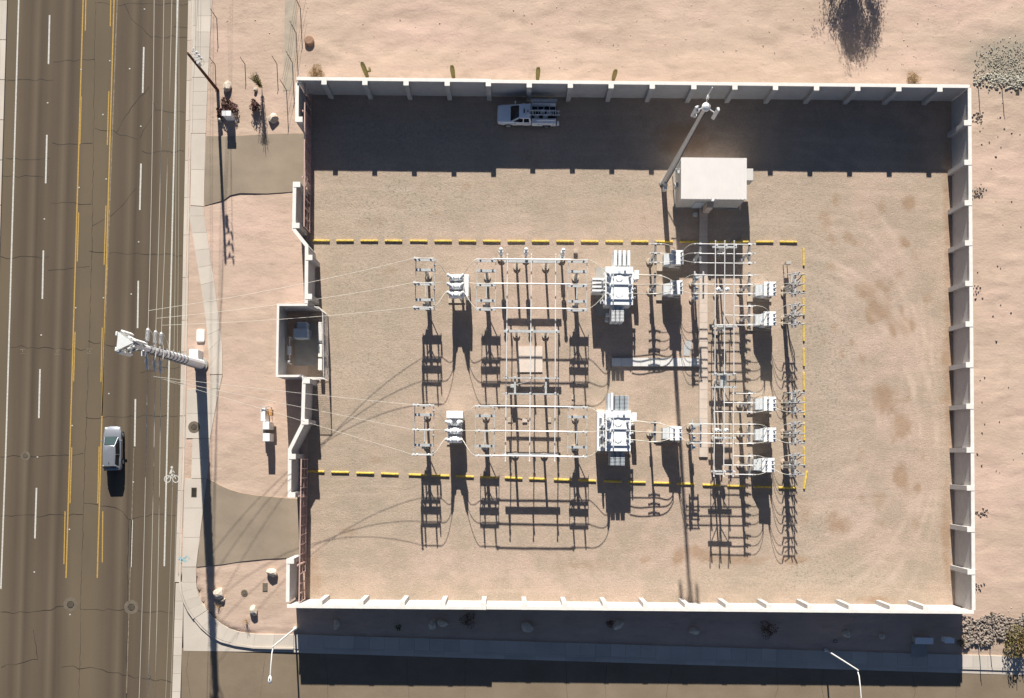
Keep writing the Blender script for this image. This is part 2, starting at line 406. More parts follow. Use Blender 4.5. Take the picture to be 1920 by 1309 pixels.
# ------------------------------------------------------------------ ground
g = MB().add([(-2500, -2500, -0.6), (2500, -2500, -0.6), (2500, 2500, -0.6), (-2500, 2500, -0.6)], [(0, 1, 2, 3)]).build('ground', 'far_dirt')
structure(g)

def set_attr(me, name, arr):
    a = me.attributes.new(name, 'FLOAT', 'POINT'); a.data.foreach_set('value', np.asarray(arr, dtype=np.float32).ravel())
def grid_mesh(name, X, Y, Z, mat, attrs):
    r, c = X.shape
    V = np.stack([X, Y, Z], -1).reshape(-1, 3)
    idx = np.arange(r * c).reshape(r, c)
    F = np.stack([idx[:-1, :-1], idx[:-1, 1:], idx[1:, 1:], idx[1:, :-1]], -1).reshape(-1, 4)
    me = bpy.data.meshes.new(name); me.from_pydata(V.tolist(), [], F.tolist()); me.update()
    me.materials.append(M[mat]); me.shade_smooth()
    for k, a in attrs.items(): set_attr(me, k, a)
    o = bpy.data.objects.new(name, me); col.objects.link(o); return structure(o)

# open desert lot round the compound: one sheet from the kerb to far beyond the frame
ss = np.concatenate([np.arange(0, 96, 0.4), np.array([98, 105, 120, 160, 260, 500])])
ts = np.concatenate([np.arange(0, 72, 0.4), np.array([74, 80, 95, 140, 260, 500])])
Xs = np.zeros((len(ts), len(ss))); Ys = np.zeros_like(Xs)
for j, t in enumerate(ts):
    y0 = -18.2
    for it in range(2):
        x = kerb_x(y0 + t) + 0.35 + ss
        y = walk_s(np.minimum(x, 60)) + 0.25 + t * 1.0
    Xs[j] = kerb_x(y) + 0.35 + ss; Ys[j] = walk_s(np.minimum(Xs[j], 60)) + 0.25 + t
Z = (fbm(Xs * 0.25, Ys * 0.45, 4) - 0.5) * 0.10 + (fbm(Xs * 1.1 + 31, Ys * 1.6, 3) - 0.45) * 0.05 - 0.045
Z = np.minimum(Z, 0.0)
# spoil heap and run-off gullies outside the walls
def blob(u, v, rx, ry, X=Xs, Y=Ys):
    c = at(u, v); return np.exp(-(((X - c.x) / rx) ** 2 + ((Y - c.y) / ry) ** 2))
Z += blob(1300, 128, 2.6, 0.9) * (0.12 + 0.06 * np.sin(Ys * 5.2 + np.sin(Xs * 0.9)))
for (u, v) in ((1860, 200), (1850, 340), (1845, 540), (1850, 960), (1840, 700)):
    Z += blob(u, v, 2.6, 1.2) * 0.22 * (fbm(Xs * 1.1 + u, Ys * 1.6, 4) - .5)
sr_ = random.Random(77)
for k in range(150):      # wheel scrapes and hummocks on the open ground
    u, v = (sr_.uniform(590, 1900), sr_.uniform(-20, 140)) if k < 110 else (sr_.uniform(1835, 1920), sr_.uniform(180, 1130))
    a = sr_.gauss(0, .35); c = at(u, v); dx = Xs - c.x; dy = Ys - c.y; p_ = dx * math.cos(a) + dy * math.sin(a); q_ = dy * math.cos(a) - dx * math.sin(a) + .04 * p_ * p_ * sr_.choice((-1, 1))
    Z += sr_.choice((-1, 1)) * sr_.uniform(.02, .06) * np.exp(-(p_ / sr_.uniform(.8, 2.4)) ** 2 - (q_ / sr_.uniform(.25, .5)) ** 2)
sl = np.clip((wall_s(Xs) - Ys) / (wall_s(Xs) - walk_n(Xs)), 0, 1)
Z += np.where(Ys < wall_s(Xs), WALK_Z * sl * fall(Xs), 0)
Z -= np.where((Ys < walk_n(Xs) + 0.2), 0.05, 0)
inside = (Ys < wall_n(Xs) - 0.3) & (Ys > wall_s(Xs) + 0.3) & (Xs > at(600, 600).x) & (Xs < at(1780, 600).x)
Z -= np.where(inside, 0.12, 0)
cpt = at(420, 1130)
dc = np.hypot(Xs - at(425, 1120).x, Ys - at(425, 1120).y)
dc = np.hypot(Xs - at(478, 1080).x, Ys - at(478, 1080).y)
Z -= np.where((Xs < at(478, 1200).x) & (Ys < at(400, 1080).y) & (dc > 5.95), 0.36, 0)
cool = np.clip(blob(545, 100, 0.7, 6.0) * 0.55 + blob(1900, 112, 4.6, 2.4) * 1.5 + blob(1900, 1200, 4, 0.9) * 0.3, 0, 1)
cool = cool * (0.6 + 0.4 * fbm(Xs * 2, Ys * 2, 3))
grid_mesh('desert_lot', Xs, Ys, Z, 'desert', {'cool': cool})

# gravelled yard inside the walls
nxg, nyg = 250, 200
a_ = np.linspace(0, 1, nxg)[None, :]; b_ = np.linspace(0, 1, nyg)[:, None]
Wn = at(581, 178); Ws = at(575, 1126); En = NE; Es = SE
Xy = (Wn.x * (1 - a_) + (En.x - 0.1) * a_) * (1 - b_) + (Ws.x * (1 - a_) + (Es.x - 0.1) * a_) * b_
Yy = ((NW.y - 0.05) * (1 - a_) + (NE.y - 0.05) * a_) * (1 - b_) + ((SW.y + 0.05) * (1 - a_) + (SE.y + 0.05) * a_) * b_
Zy = (fbm(Xy * 0.3, Yy * 0.3, 4) - 0.5) * 0.05 + (fbm(Xy * 1.5, Yy * 1.5, 2) - 0.4) * 0.02
Zy = np.minimum(Zy, 0.012)
rust = np.zeros_like(Xy)
for (u, v, rx, ry, k) in ((1705, 380, .6, .9, .8), (1545, 420, .9, 1.6, .5), (1590, 445, .7, .8, .4), (1560, 500, 1.0, .6, .4), (1625, 545, 1.4, 1.0, .6), (1640, 585, 1.0, 1.2, .7), (1700, 610, 1.3, .8, .6),
                          (1660, 750, 1.3, 1.6, .9), (1692, 800, 1.0, 1.2, .8), (1570, 980, 1.5, 1.3, .6), (1650, 940, 1.0, 1.0, .5), (1690, 900, .9, 1.0, .5), (1510, 960, 1.0, 1.6, .4), (1310, 1035, 2.0, .9, .6), (1270, 1050, .6, .9, .7),
                          (1390, 1050, 3.2, .6, .6), (1490, 1050, 1.4, .5, .8), (1100, 1060, 3.5, .8, .35), (1780, 700, .7, 9, .55), (1778, 400, .6, 8, .5), (1775, 1000, .6, 6, .5), (1640, 1125, 2.2, .4, .6), (1210, 1050, .7, .7, .5),
                          (590, 1080, .8, 2.5, .5), (700, 420, 2.5, 1.0, .3), (1000, 300, 2.0, 1.0, .25), (1280, 260, 3.0, 2.0, .7), (1480, 170, 5, .8, .3), (650, 1000, 1.5, 1.0, .3), (1540, 640, .8, .9, .35), (1740, 560, .5, .8, .5), (1300, 420, 1.2, .9, .3)):
    c = at(u, v); rust += k * np.exp(-(((Xy - c.x) / rx) ** 2 + ((Yy - c.y) / ry) ** 2) ** 1.3)
rr_ = random.Random(12)
for k in range(60):
    c = at(rr_.gauss(1650, 65), rr_.uniform(360, 1090)); q = rr_.uniform(.25, .7); rust += rr_.uniform(.2, .55) * np.exp(-(((Xy - c.x) / q) ** 2 + ((Yy - c.y) / (q * rr_.uniform(.8, 1.8))) ** 2))
for k in range(40):
    c = at(rr_.uniform(600, 1500), rr_.uniform(330, 1110)); q = rr_.uniform(.3, 1.0); rust += rr_.uniform(.1, .4) * np.exp(-(((Xy - c.x) / q) ** 2 + ((Yy - c.y) / (q * .7)) ** 2))
rust = np.clip(rust * (0.45 + 1.1 * fbm(Xy * 0.9, Yy * 0.9, 4)), 0, 1)
pale = np.zeros_like(Xy)
for (u, v, rx, ry, k) in ((1650, 650, 7, 16, .8), (1250, 600, 9, 8, .55), (1000, 600, 8, 9, .6), (1350, 380, 6, 4, .6), (800, 1060, 9, 2.5, .7), (1100, 1080, 9, 2.5, .7), (950, 430, 12, 1.2, .5), (1300, 1000, 8, 3, .5), (1650, 1000, 7, 5, .5), (700, 480, 5, 2, .25)):
    c = at(u, v); pale += k * np.exp(-(((Xy - c.x) / rx) ** 2 + ((Yy - c.y) / ry) ** 2))
pale = np.clip(pale * (0.3 + 1.3 * fbm(Xy * 0.35 + 5, Yy * 0.35, 5)), 0, 1)
gravel = np.zeros_like(Xy)
for (u, v, rx, ry, k) in ((1550, 640, 3.2, 14, .9), (1520, 980, 4.5, 6, .5), (690, 620, 5.5, 16, .75), (850, 380, 12, 3.2, .75), (1180, 350, 7, 2.6, .6), (1440, 400, 4, 3.5, .7), (900, 980, 14, 4, .45), (1560, 1080, 9, 2, .6), (1280, 1090, 10, 1.2, .5), (1080, 700, 6, 6, .3), (800, 250, 14, 3, .6), (1420, 600, 4, 10, .4)):
    c = at(u, v); gravel += k * np.exp(-(((Xy - c.x) / rx) ** 2 + ((Yy - c.y) / ry) ** 2))
gravel = np.clip(gravel * (0.15 + 1.7 * fbm(Xy * 0.55 + 9, Yy * 0.55, 5)) - .08, 0, 1)
track = np.zeros_like(Xy)
for (u, v, rr, k) in ((1500, 820, 12.2, .8), (1500, 820, 13.9, .8), (1480, 780, 9.0, .5), (1480, 780, 10.7, .5), (1440, 640, 15.2, .5), (1440, 640, 16.7, .5), (1400, 700, 12.5, .4), (1520, 760, 10.6, .6), (1520, 760, 12.9, .6), (1460, 860, 14.6, .7), (1460, 860, 16.2, .7), (1530, 620, 9.4, .5), (1530, 620, 11.0, .5)):
    c = at(u, v); d = np.hypot((Xy - c.x), (Yy - c.y) * 0.75)
    track += k * np.exp(-((d - rr) / 0.2) ** 2) * np.clip((Xy - c.x) / 4 + 0.2, 0, 1) * np.clip(2.2 * fbm(Xy * 0.4, Yy * 0.4, 3) - 0.5, 0, 1)
for vrow, k in ((248, .5), (257, .5), (345, .4), (398, .4), (432, .5), (925, .6), (1085, .5), (1098, .4), (905, .5), (936, .6), (1070, .4), (420, .5), (405, .4), (362, .4), (300, .4), (205, .3)):
    yr = at(900, vrow).y + YAW * (Xy - at(900, vrow).x) + 0.5 * np.sin(Xy * 0.12 + vrow)
    track += k * np.exp(-((Yy - yr) / 0.16) ** 2) * np.clip(2.4 * fbm(Xy * 0.3 + vrow, Yy * 0.2, 3) - 0.7, 0, 1)
track = np.clip(track, 0, 1); Zy = Zy - 0.02 * track
grid_mesh('yard_gravel', Xy, Yy, Zy, 'yard_gravel', {'rust': rust, 'pale': pale, 'track': track, 'gravel': gravel})

# ------------------------------------------------------------------ roads
RZ = -0.15
def road_z(x, y): return RZ - 0.10 * float(fall(x))
def poly_px(pts, z=0.0): return [at(u, v, z) for u, v in pts]
rl = [(-80, -260), (352 + 5, -260), (352, 0), (343, 440), (335, 840), (328, 1060), (322, 1309), (311, 1760), (-120, 1760)]
road = MB().prism([p[:2] for p in poly_px(rl)], -0.5, RZ).build('road', 'asphalt_road'); structure(road)
# gutter strip between the road and the kerb, then the side street
st_pts = [at(340, 1219), at(560, 1222), at(1920, 1264), at(2300, 1276), at(2300, 1760), at(329, 1760)]
street = MB()
xs = [at(u, 1219).x for u in (340, 400, 440, 480, 520, 560, 900, 1300, 1700, 1920, 2400)]
vs = []
for x in xs:
    zt = RZ - 0.004 - 0.10 * float(fall(x)); vs += [(x, float(walk_s(x)) - 0.25, zt), (x, at(900, 1760).y, zt)]
fs = [(2 * i + 1, 2 * i + 3, 2 * i + 2, 2 * i) for i in range(len(xs) - 1)]
street.add(vs, fs); street = street.build('side_street', 'asphalt_street'); structure(street)

def strip(name, mat, parent, p0, p1, w, z):
    a = at(*p0); b = at(*p1); d = (b - a).normalized(); n = Vector((-d.y, d.x, 0)) * w / 2
    return MB().prism([(a + n)[:2], (b + n)[:2], (b - n)[:2], (a - n)[:2]], z - 0.003, z).build(name, mat, parent)
LZ = RZ + 0.006
# solid lines
for p0, p1, w, m_ in (((36, -80), (9.5, 840), .15, 'lane_white'), ((9.5, 840), (0, 1105), .15, 'lane_white'), ((334, -80), (307, 1062), .15, 'lane_white'),
                      ((157, -80), (122.5, 1084), .13, 'lane_yellow'), ((215, -80), (181, 1084), .13, 'lane_yellow')):
    strip('lane_line', m_, road, p0, p1, w, LZ)
strip('worn_line', 'lane_worn', road, (220, -40), (190, 780), .10, LZ); strip('worn_line', 'lane_worn', road, (250, 840), (236, 1300), .08, LZ)
for p0, p1 in (((91.7, 27), (89.5, 119)), ((86.5, 252), (84.3, 343)), ((80, 469), (78, 560)), ((73.6, 692), (71.4, 784)), ((67, 915), (64, 1010)), ((98, -196), (96, -105)),
               ((268.6, 87), (266.5, 173)), ((263.3, 306), (261, 393)), ((258.2, 526), (256.8, 615)), ((252.8, 748), (251.4, 837)), ((246.6, 975), (244.1, 1064))):
    strip('lane_dash', 'lane_white', road, p0, p1, .16, LZ)
for p0, p1 in (((155.5 + 5, -40), (153.6 + 5, 57)), ((151, 180), (148.6, 269)), ((146.3, 398), (143.5, 490)), ((139.5, 622), (136.7, 715)), ((133.3, 839), (130.0, 944)), ((120.7, 959), (118.5, 1058)),
               ((207.5, -40), (205.5, 48)), ((203, 170), (200, 271)), ((197.5, 385), (194, 496)), ((190.5, 614), (188, 716)), ((184.7, 837), (182, 944)), ((191.5, 959), (190.5, 1055))):
    strip('turn_lane_dash', 'lane_yellow', road, p0, p1, .11, LZ)
# cyclist marking
c = at(321, 889); bm_ = MB()
for dx in (-0.42, 0.42):
    for k in range(12):
        a0, a1 = k * math.pi / 6, (k + 1) * math.pi / 6
        pp = [(dx + r * math.cos(a), -0.5 + r * 1.1 * math.sin(a)) for r, a in ((.27, a0), (.36, a0), (.36, a1), (.27, a1))]
        bm_.prism(pp, 0, .003)
for (x0, y0, x1, y1, w) in ((-.42, -.5, -.2, -.05, .08), (.42, -.5, .22, -.02, .08), (-.2, -.02, .22, -.02, .08), (0, -.45, -.18, -.02, .09), (-.16, .0, .02, .5, .22), (.02, .45, .28, .15, .08), (-.2, -.05, .12, -.2, .12)):
    d = Vector((x1 - x0, y1 - y0, 0)); n = Vector((-d.y, d.x, 0)).normalized() * w / 2
    bm_.prism([(x0 + n.x, y0 + n.y), (x1 + n.x, y1 + n.y), (x1 - n.x, y1 - n.y), (x0 - n.x, y0 - n.y)], .0035, .006)
bm_.lathe([(.13, 0), (.13, .004)], (-.02, .68, 0), n=12)
o = bm_.build('bicycle_symbol', 'lane_white', road); o.location = (c.x, c.y, LZ - 0.002); o.rotation_euler.z = YAW
for u, v in ((41, 659), (106, 660), (167, 658)):
    c = at(u, v); b2 = MB()
    for q in ((-.22, 0, .1, .55), (.22, 0, .1, .55), (0, 0, .44, .08)): b2.prism([(q[0] - q[2] / 2 * .5, q[1] - q[3] / 2), (q[0] + q[2] / 2 * .5, q[1] - q[3] / 2), (q[0] + q[2] / 2 * .5, q[1] + q[3] / 2), (q[0] - q[2] / 2 * .5, q[1] + q[3] / 2)], 0, .002)
    o = b2.build('detector_mark', 'lane_worn', road); o.location = (c.x, c.y, LZ); o.rotation_euler.z = math.pi / 2 + YAW
# reflective studs
stud = MB().prism([(-.07, -.06), (.07, -.06), (.07, .06), (-.07, .06)], 0, .025).mesh('stud', 'lane_white')
for u, v in ((270, 16), (151, 130), (88, 192), (147, 351), (242, 128), (205, 113), (192, 214), (198, 335), (82, 410), (141, 577), (76, 628), (259, 453), (245, 551), (193, 558), (203, 738), (134, 798), (69, 857), (249, 904), (63, 1073), (129, 993), (130, 1153), (263, 236)):
    inst('reflective_stud', stud, road, tuple(at(u, v)[:2]) + (RZ,))
# cracks
def crack(pts, w=0.05, z=RZ + 0.004, parent=road, jit=0.16):
    P = []
    pts = [at(u, v) for u, v in pts]
    for a, b in zip(pts[:-1], pts[1:]):
        n = max(2, int((b - a).length / 0.55))
        for i in range(n):
            t = i / n; q = a.lerp(b, t); P.append(q + Vector((random.uniform(-jit, jit) * 0.4, random.uniform(-jit, jit), 0)))
    P.append(pts[-1]); b = MB(); vs = []; fs = []
    for i, p in enumerate(P):
        d = (P[min(i + 1, len(P) - 1)] - P[max(0, i - 1)]).normalized(); ww = w * random.uniform(0.35, 1.3) / 2
        n = Vector((-d.y, d.x, 0)) * ww; vs += [(p.x + n.x, p.y + n.y, z), (p.x - n.x, p.y - n.y, z)]
        if i: k = 2 * i; fs.append((k - 2, k - 1, k + 1, k))
    return b.add(vs, fs).build('crack', 'tar', parent)
for pts in ([(12, 147), (98, 149)], [(100, 114), (150, 111), (177, 110)], [(180, 5), (205, 7), (352, 6)], [(97, 269), (172, 268)], [(7, 297), (92, 296)], [(175, 239), (212, 246), (258, 261)], [(93, 380), (170, 382)],
            [(264, 285), (345, 283)], [(0, 483), (90, 481)], [(90, 505), (130, 502), (167, 499)], [(167, 472), (205, 474), (340, 479)], [(17, 650), (60, 651), (160, 655)], [(165, 640), (200, 645), (215, 648)], [(160, 783), (235, 781), (333, 780)],
            [(0, 857), (60, 856), (100, 854), (155, 850)], [(0, 969), (155, 965)], [(155, 941), (200, 948), (228, 958), (240, 975)], [(240, 974), (262, 967), (330, 966)], [(0, 1150), (70, 1147), (120, 1137)], [(148, 1145), (235, 1144), (322, 1150)],
            [(0, 1250), (70, 1237)], [(115, 1251), (190, 1256), (250, 1270), (322, 1281)], [(178, 0), (170, 520), (160, 800), (150, 1140), (147, 1309)], [(232, 8), (250, 40), (281, 66), (352, 69)], [(218, 245), (245, 200), (277, 163)], [(277, 163), (290, 205), (262, 258)],
            [(172, 424), (210, 405), (255, 352)], [(240, 975), (238, 1090), (236, 1309)], [(290, 205), (345, 210)], [(0, 330), (90, 331)], [(262, 700), (300, 690), (336, 688)], [(325, 50), (352, 51)], [(60, 1180), (70, 1235)]):
    crack(pts, 0.062 if len(pts) < 5 else 0.04)
for pts in ([(480, 1180), (483, 1240), (485, 1285)],): pass
for i in range(12):
    u = 372 + i * 131 + random.uniform(-40, 40); v = 1226 + (u - 550) * 0.0307
    crack([(u, v + 2), (u + random.uniform(-8, 8), v + 40), (u + random.uniform(-14, 14), 1330)], 0.022, z=RZ - 0.10 * float(fall(at(u, 1250).x)) + 0.004, parent=street, jit=0.1)

# manholes in the road: cover, frame collar
def manhole(u, v, r, label, z=RZ, ring=True):
    t = thing('manhole', label, 'manhole', tuple(at(u, v)[:2]) + (z,))
    if ring: MB().lathe([(r * 2.0, 0), (r * 2.0, .006), (r * 1.0, .007), (r * 1.0, 0)], n=28).build('collar', 'ring', t)
    MB().lathe([(r, .0), (r, .014), (r * .9, .018)], n=20).build('cover', 'iron', t)
    b = MB()
    for k in range(-2, 3):
        b.box((k * r * .32, 0, .02), (.05, 2 * r * math.sqrt(max(.05, 1 - (k * .32) ** 2)) * .8, .012))
    b.build('tread_ribs', 'ring', t)
    return t
manhole(131, 1134, .36, 'round iron manhole in a wide concrete collar beside the left yellow line end'); manhole(245, 1139, .36, 'round iron manhole in a wide concrete collar under the overhead wires')
manhole(46, 855, .24, 'small round iron manhole on a crack in the left lane'); manhole(278, 1270, .18, 'very small valve cover near the bottom of the right lane', ring=False)

# ------------------------------------------------------------------ kerbs and pavements, slab by slab
def offs(pts, w):
    out = []
    for i, p in enumerate(pts):
        d = (pts[min(i + 1, len(pts) - 1)] - pts[max(0, i - 1)]); d.z = 0; d.normalize(); out.append(p + Vector((-d.y, d.x, 0)) * w)
    return out
kl = [at(u, v) for v, u in ((-260, 357), (0, 352), (150, 349), (300, 346), (440, 343), (600, 340), (840, 335), (1000, 330), (1092, 327))]
gutter = structure(bpy.data.objects.new('kerb', None)); col.objects.link(gutter)
L0 = kl; L1 = offs(kl, 0.45); L2 = offs(kl, 0.62)
for i in range(len(kl) - 1):
    n = max(1, int((kl[i + 1] - kl[i]).length / 3.2))
    for k in range(n):
        t0, t1 = k / n + .002, (k + 1) / n - .002
        q = [L0[i].lerp(L0[i + 1], t0), L0[i].lerp(L0[i + 1], t1), L1[i].lerp(L1[i + 1], t1), L1[i].lerp(L1[i + 1], t0)]
        MB().prism([p[:2] for p in q], -0.45, RZ + .006).build('gutter_slab', 'walk', gutter)
        q = [L1[i].lerp(L1[i + 1], t0), L1[i].lerp(L1[i + 1], t1), L2[i].lerp(L2[i + 1], t1), L2[i].lerp(L2[i + 1], t0)]
        MB().prism([p[:2] for p in q], -0.45, 0.015).build('kerb_stone', 'walk', gutter)
# valley gutter across the side street mouth
for i in range(9):
    v0 = 1094 + i * 34; v1 = v0 + 33.6; f = lambda v: (330 - 8 * (v - 1060) / 249)
    MB().prism([at(f(v0) - .5, v0)[:2], at(f(v0) + 15, v0)[:2], at(f(v1) + 15, v1)[:2], at(f(v1) - .5, v1)[:2]], -0.45, RZ + .010).build('gutter_slab', 'walk', gutter)
# corner kerb return
c0 = corner; c1 = offs(corner, 0.17)
for i in range(len(c0) - 1):
    h_ = 0.09 if 4 <= i <= 5 else 0.155
    MB().prism([p[:2] for p in (c0[i], c0[i + 1], c1[i + 1], c1[i])], -0.45, RZ + h_ + 0.02).build('kerb_stone', 'walk', gutter)
structure(gutter)
# corner apron at road level
apron = MB().prism([p[:2] for p in [at(343, 1094), at(343, 1221), at(560, 1224), at(550, 1217.5)] + c0[::-1][1:]], -0.45, RZ - 0.03 * 0 + .006).build('corner_apron', 'walk'); structure(apron)

pave = bpy.data.objects.new('pavement', None); col.objects.link(pave); structure(pave)
def walk_slabs(left, right, z, mat='walk', step=1.62, name='slab', thick=.4, zf=None, parent=None):
    """slabs between two edge polylines given by photo points with equal counts"""
    for (a0, a1, b0, b1) in zip(left[:-1], left[1:], right[:-1], right[1:]):
        A0, A1_, B0, B1_ = at(*a0), at(*a1), at(*b0), at(*b1)
        n = max(1, round((A1_ - A0).length / step))
        for k in range(n):
            t0, t1 = k / n, (k + 1) / n; g_ = 0.014
            q = [A0.lerp(A1_, t0), A0.lerp(A1_, t1), B0.lerp(B1_, t1), B0.lerp(B1_, t0)]
            cen = sum(q, Vector()) / 4; q = [cen + (p - cen) * (1 - g_ / max(0.3, (p - cen).length)) for p in q]
            top = (lambda x, y: z + random.uniform(-.0, .0)) if zf is None else zf
            MB().prism([p[:2] for p in q], z - thick, top).build(name, mat, parent or pave)
PZ = 0.02
walk_slabs([(374, -200), (371.5, 0), (368, 60), (363.5, 145)], [(402, -200), (398, 0), (394.5, 60), (390.5, 145)], PZ)
walk_slabs([(363, 145.5), (360.5, 250)], [(390, 145.5), (386, 250)], PZ)
walk_slabs([(358.8, 250.5), (357, 385)], [(385.5, 250.5), (382.5, 387)], PZ, step=3.6)
walk_slabs([(357, 386), (354.8, 405), (376.5, 534), (386, 600), (393, 686), (393, 702)], [(382.5, 388), (383, 405), (401.7, 528), (411, 600), (417, 652), (417, 702)], PZ)
walk_slabs([(394, 703), (394, 729)], [(417, 703), (411.5, 729)], PZ)
walk_slabs([(351, 729.5), (349, 822)], [(411, 729.5), (394, 822)], PZ, step=2.5)
walk_slabs([(361, 822.5), (358.5, 897)], [(394, 822.5), (388, 897)], PZ, step=2.1)
walk_slabs([(346.5, 897.5), (342, 1063)], [(388, 897.5), (368, 1063)], PZ, step=3.0)
walk_slabs([(342, 1063.5), (341, 1092)], [(368, 1063.5), (368, 1092)], PZ, step=2)
walk_slabs([(364.5, -200), (362, 0), (359, 145)], [(373.8, -200), (371.2, 0), (363.2, 145)], PZ - .006, step=3.2)
walk_slabs([(360, 145.5), (357, 250)], [(362.8, 145.5), (360.2, 250)], PZ - .006, step=3.2)
# curved slabs round the corner
inner = [(368, 1092), (369, 1103), (373, 1118), (379, 1131), (388, 1144), (399, 1157), (412, 1168), (428, 1178), (448, 1185), (478, 1189), (514, 1190), (550, 1190.5)]
outc = [(339.5, 1092), (341.5, 1109.5), (346.5, 1126.5), (354, 1143), (365, 1159), (379, 1175.5), (395, 1190), (416, 1200.5), (441, 1207.5), (475, 1212.7), (512, 1213.5), (550, 1214)]
for i in range(0, 11):
    q = [at(*inner[i]), at(*inner[i + 1]), at(*outc[i + 1]), at(*outc[i])]
    cen = sum(q, Vector()) / 4; q = [cen + (p - cen) * .992 for p in q]
    MB().prism([p[:2] for p in q], -.5, lambda x, y: PZ - 0.0 + WALK_Z * float(fall(x)) - (0.02 if 4 <= i <= 5 else 0)).build('slab', 'walk', pave)
# side-street pavement and kerb
xw = at(550.5, 1190).x
for k in range(60):
    x0 = xw + k * 1.52 * 1.0; x1 = x0 + 1.505
    if x0 > 80: break
    zt = PZ + WALK_Z * float(fall(x0))
    MB().prism([(x0, walk_n(x0)), (x1, walk_n(x1)), (x1, walk_s(x1) + .20), (x0, walk_s(x0) + .20)], -.6, zt).build('slab', 'walk_side', pave)
    if k % 2 == 0:
        x2 = x0 + 3.03
        MB().prism([(x0, walk_s(x0) + .19), (x2, walk_s(x2) + .19), (x2, walk_s(x2)), (x0, walk_s(x0))], -.6, zt - .004).build('kerb_stone', 'walk_side', gutter)
        MB().prism([(x0, walk_s(x0) - .005), (x2, walk_s(x2) - .005), (x2, walk_s(x2) - .42), (x0, walk_s(x0) - .42)], -.6, zt - .10).build('gutter_slab', 'walk_side', gutter)
# faded blue survey paint on the driveway apron
c = at(338, 1048); b = MB()
for k in range(16):
    a = random.uniform(0, 6.28); r = random.uniform(.05, .55); p = Vector((r * math.cos(a), r * math.sin(a)))
    d = random.uniform(0, 3.14); l = random.uniform(.08, .3); e = Vector((math.cos(d), math.sin(d))) * l; n = Vector((-e.y, e.x)).normalized() * .04
    b.prism([tuple(p + e + n), tuple(p - e + n), tuple(p - e - n), tuple(p + e - n)], k * .0006, k * .0006 + .001)
o = b.build('paint_mark', 'blue_paint', pave); o.location = (c.x + .35, c.y, PZ + .002)
# far side of the main road: kerb and pavement
fk = bpy.data.objects.new('far_kerb', None); col.objects.link(fk); structure(fk)
fl = [at(u, v) for u, v in ((20, -260), (13, 0), (4, 300), (-6, 640), (-18, 1000), (-30, 1400))]
f0, f1, f2 = fl, offs(fl, -.5), offs(fl, -2.4)
for i in range(len(fl) - 1):
    n = 4
    for k in range(n):
        t0, t1 = k / n + .002, (k + 1) / n - .002
        MB().prism([p[:2] for p in (f0[i].lerp(f0[i + 1], t0), f0[i].lerp(f0[i + 1], t1), f1[i].lerp(f1[i + 1], t1), f1[i].lerp(f1[i + 1], t0))], -.4, .0).build('kerb_stone', 'walk', fk)
        MB().prism([p[:2] for p in (f1[i].lerp(f1[i + 1], t0), f1[i].lerp(f1[i + 1], t1), f2[i].lerp(f2[i + 1], t1), f2[i].lerp(f2[i + 1], t0))], -.4, .012).build('slab', 'walk', fk)
structure(MB().prism([p[:2] for p in f2] + [(-400, -60), (-400, 400), (f2[0].x, 400)], -.55, -.02).build('verge', 'far_dirt'))
# driveways
def sheet(name, pts, z, mat, depth=.25):
    return structure(MB().prism([at(u, v)[:2] for u, v in pts], z - depth, z).build(name, mat))
sheet('driveway', [(386.5, 255), (420, 256), (480, 253), (520, 251), (562, 250.5), (584, 250), (580, 345), (562, 356), (545, 360), (500, 363), (450, 362), (432, 366), (418, 376), (383.5, 386)], .012, 'asphalt_drive')
sheet('driveway', [(388.5, 898), (400, 903), (412, 910), (430, 918), (450, 924), (480, 929), (545, 935), (578, 936), (576, 1046), (545, 1046), (500, 1048), (450, 1053), (420, 1058), (368.8, 1063)], .012, 'asphalt_drive')
sheet('paved_strip', [(535, -80), (555, -80), (556, 60), (550, 120), (548, 170), (531, 170), (533, 100)], -.012, 'strip')

# ------------------------------------------------------------------ compound walls
PIL_W, PIL_D = 0.46, 0.42
def wall_run(label, P0, P1, ts, side, h, step_t=None, dh=0.2):
    """block wall from P0 to P1 with pilasters at fractions ts standing proud on one side"""
    d = P1 - P0; d.z = 0; L = d.length; t = thing('compound_wall', label, 'wall', (P0.x, P0.y, 0), math.atan2(d.y, d.x), 'walls of the compound')
    edges = [0.0] + [x * L for x in ts] + [L]
    for i in range(len(edges) - 1):
        a, b = edges[i], edges[i + 1]
        if i > 0: a += PIL_W / 2 + .001
        if i < len(edges) - 2: b -= PIL_W / 2 + .001
        hh = h + (dh if step_t is not None and (a + b) / 2 / L < step_t else 0)
        MB().span((a, -.1, -.5), (b, .1, hh - .08)).build('wall_panel', 'block_wall', t)
        MB().span((a, -.17, hh - .08), (b, .17, hh + .02)).build('coping', 'coping', t, bevel=.012)
    for i, x in enumerate(edges[1:-1]):
        hh = h + (dh if step_t is not None and x / L < step_t + .001 else 0)
        y0, y1 = (-.12, .12 + PIL_D) if side > 0 else (-.12 - PIL_D, .12)
        p = MB().span((x - PIL_W / 2, y0, -.5), (x + PIL_W / 2, y1, hh - .06)).build('pilaster', 'block_wall', t)
        MB().span((x - PIL_W / 2 - .03, y0 - .05, hh - .06), (x + PIL_W / 2 + .03, y1 + .03, hh + .05)).build('pilaster_cap', 'coping', p, bevel=.012)
    return t
fN = lambda u: (u - 557) / (1818 - 557)
wall_run('long pale block wall with pilasters behind the white service truck', NW, NE, [fN(u) for u in (608.6, 685, 762, 839, 916, 992.5, 1069.5, 1146, 1223, 1301, 1378, 1454, 1531, 1608, 1685, 1762)], -1, WH, fN(918), .2)
fS = lambda u: (u - 539) / (1826 - 539)
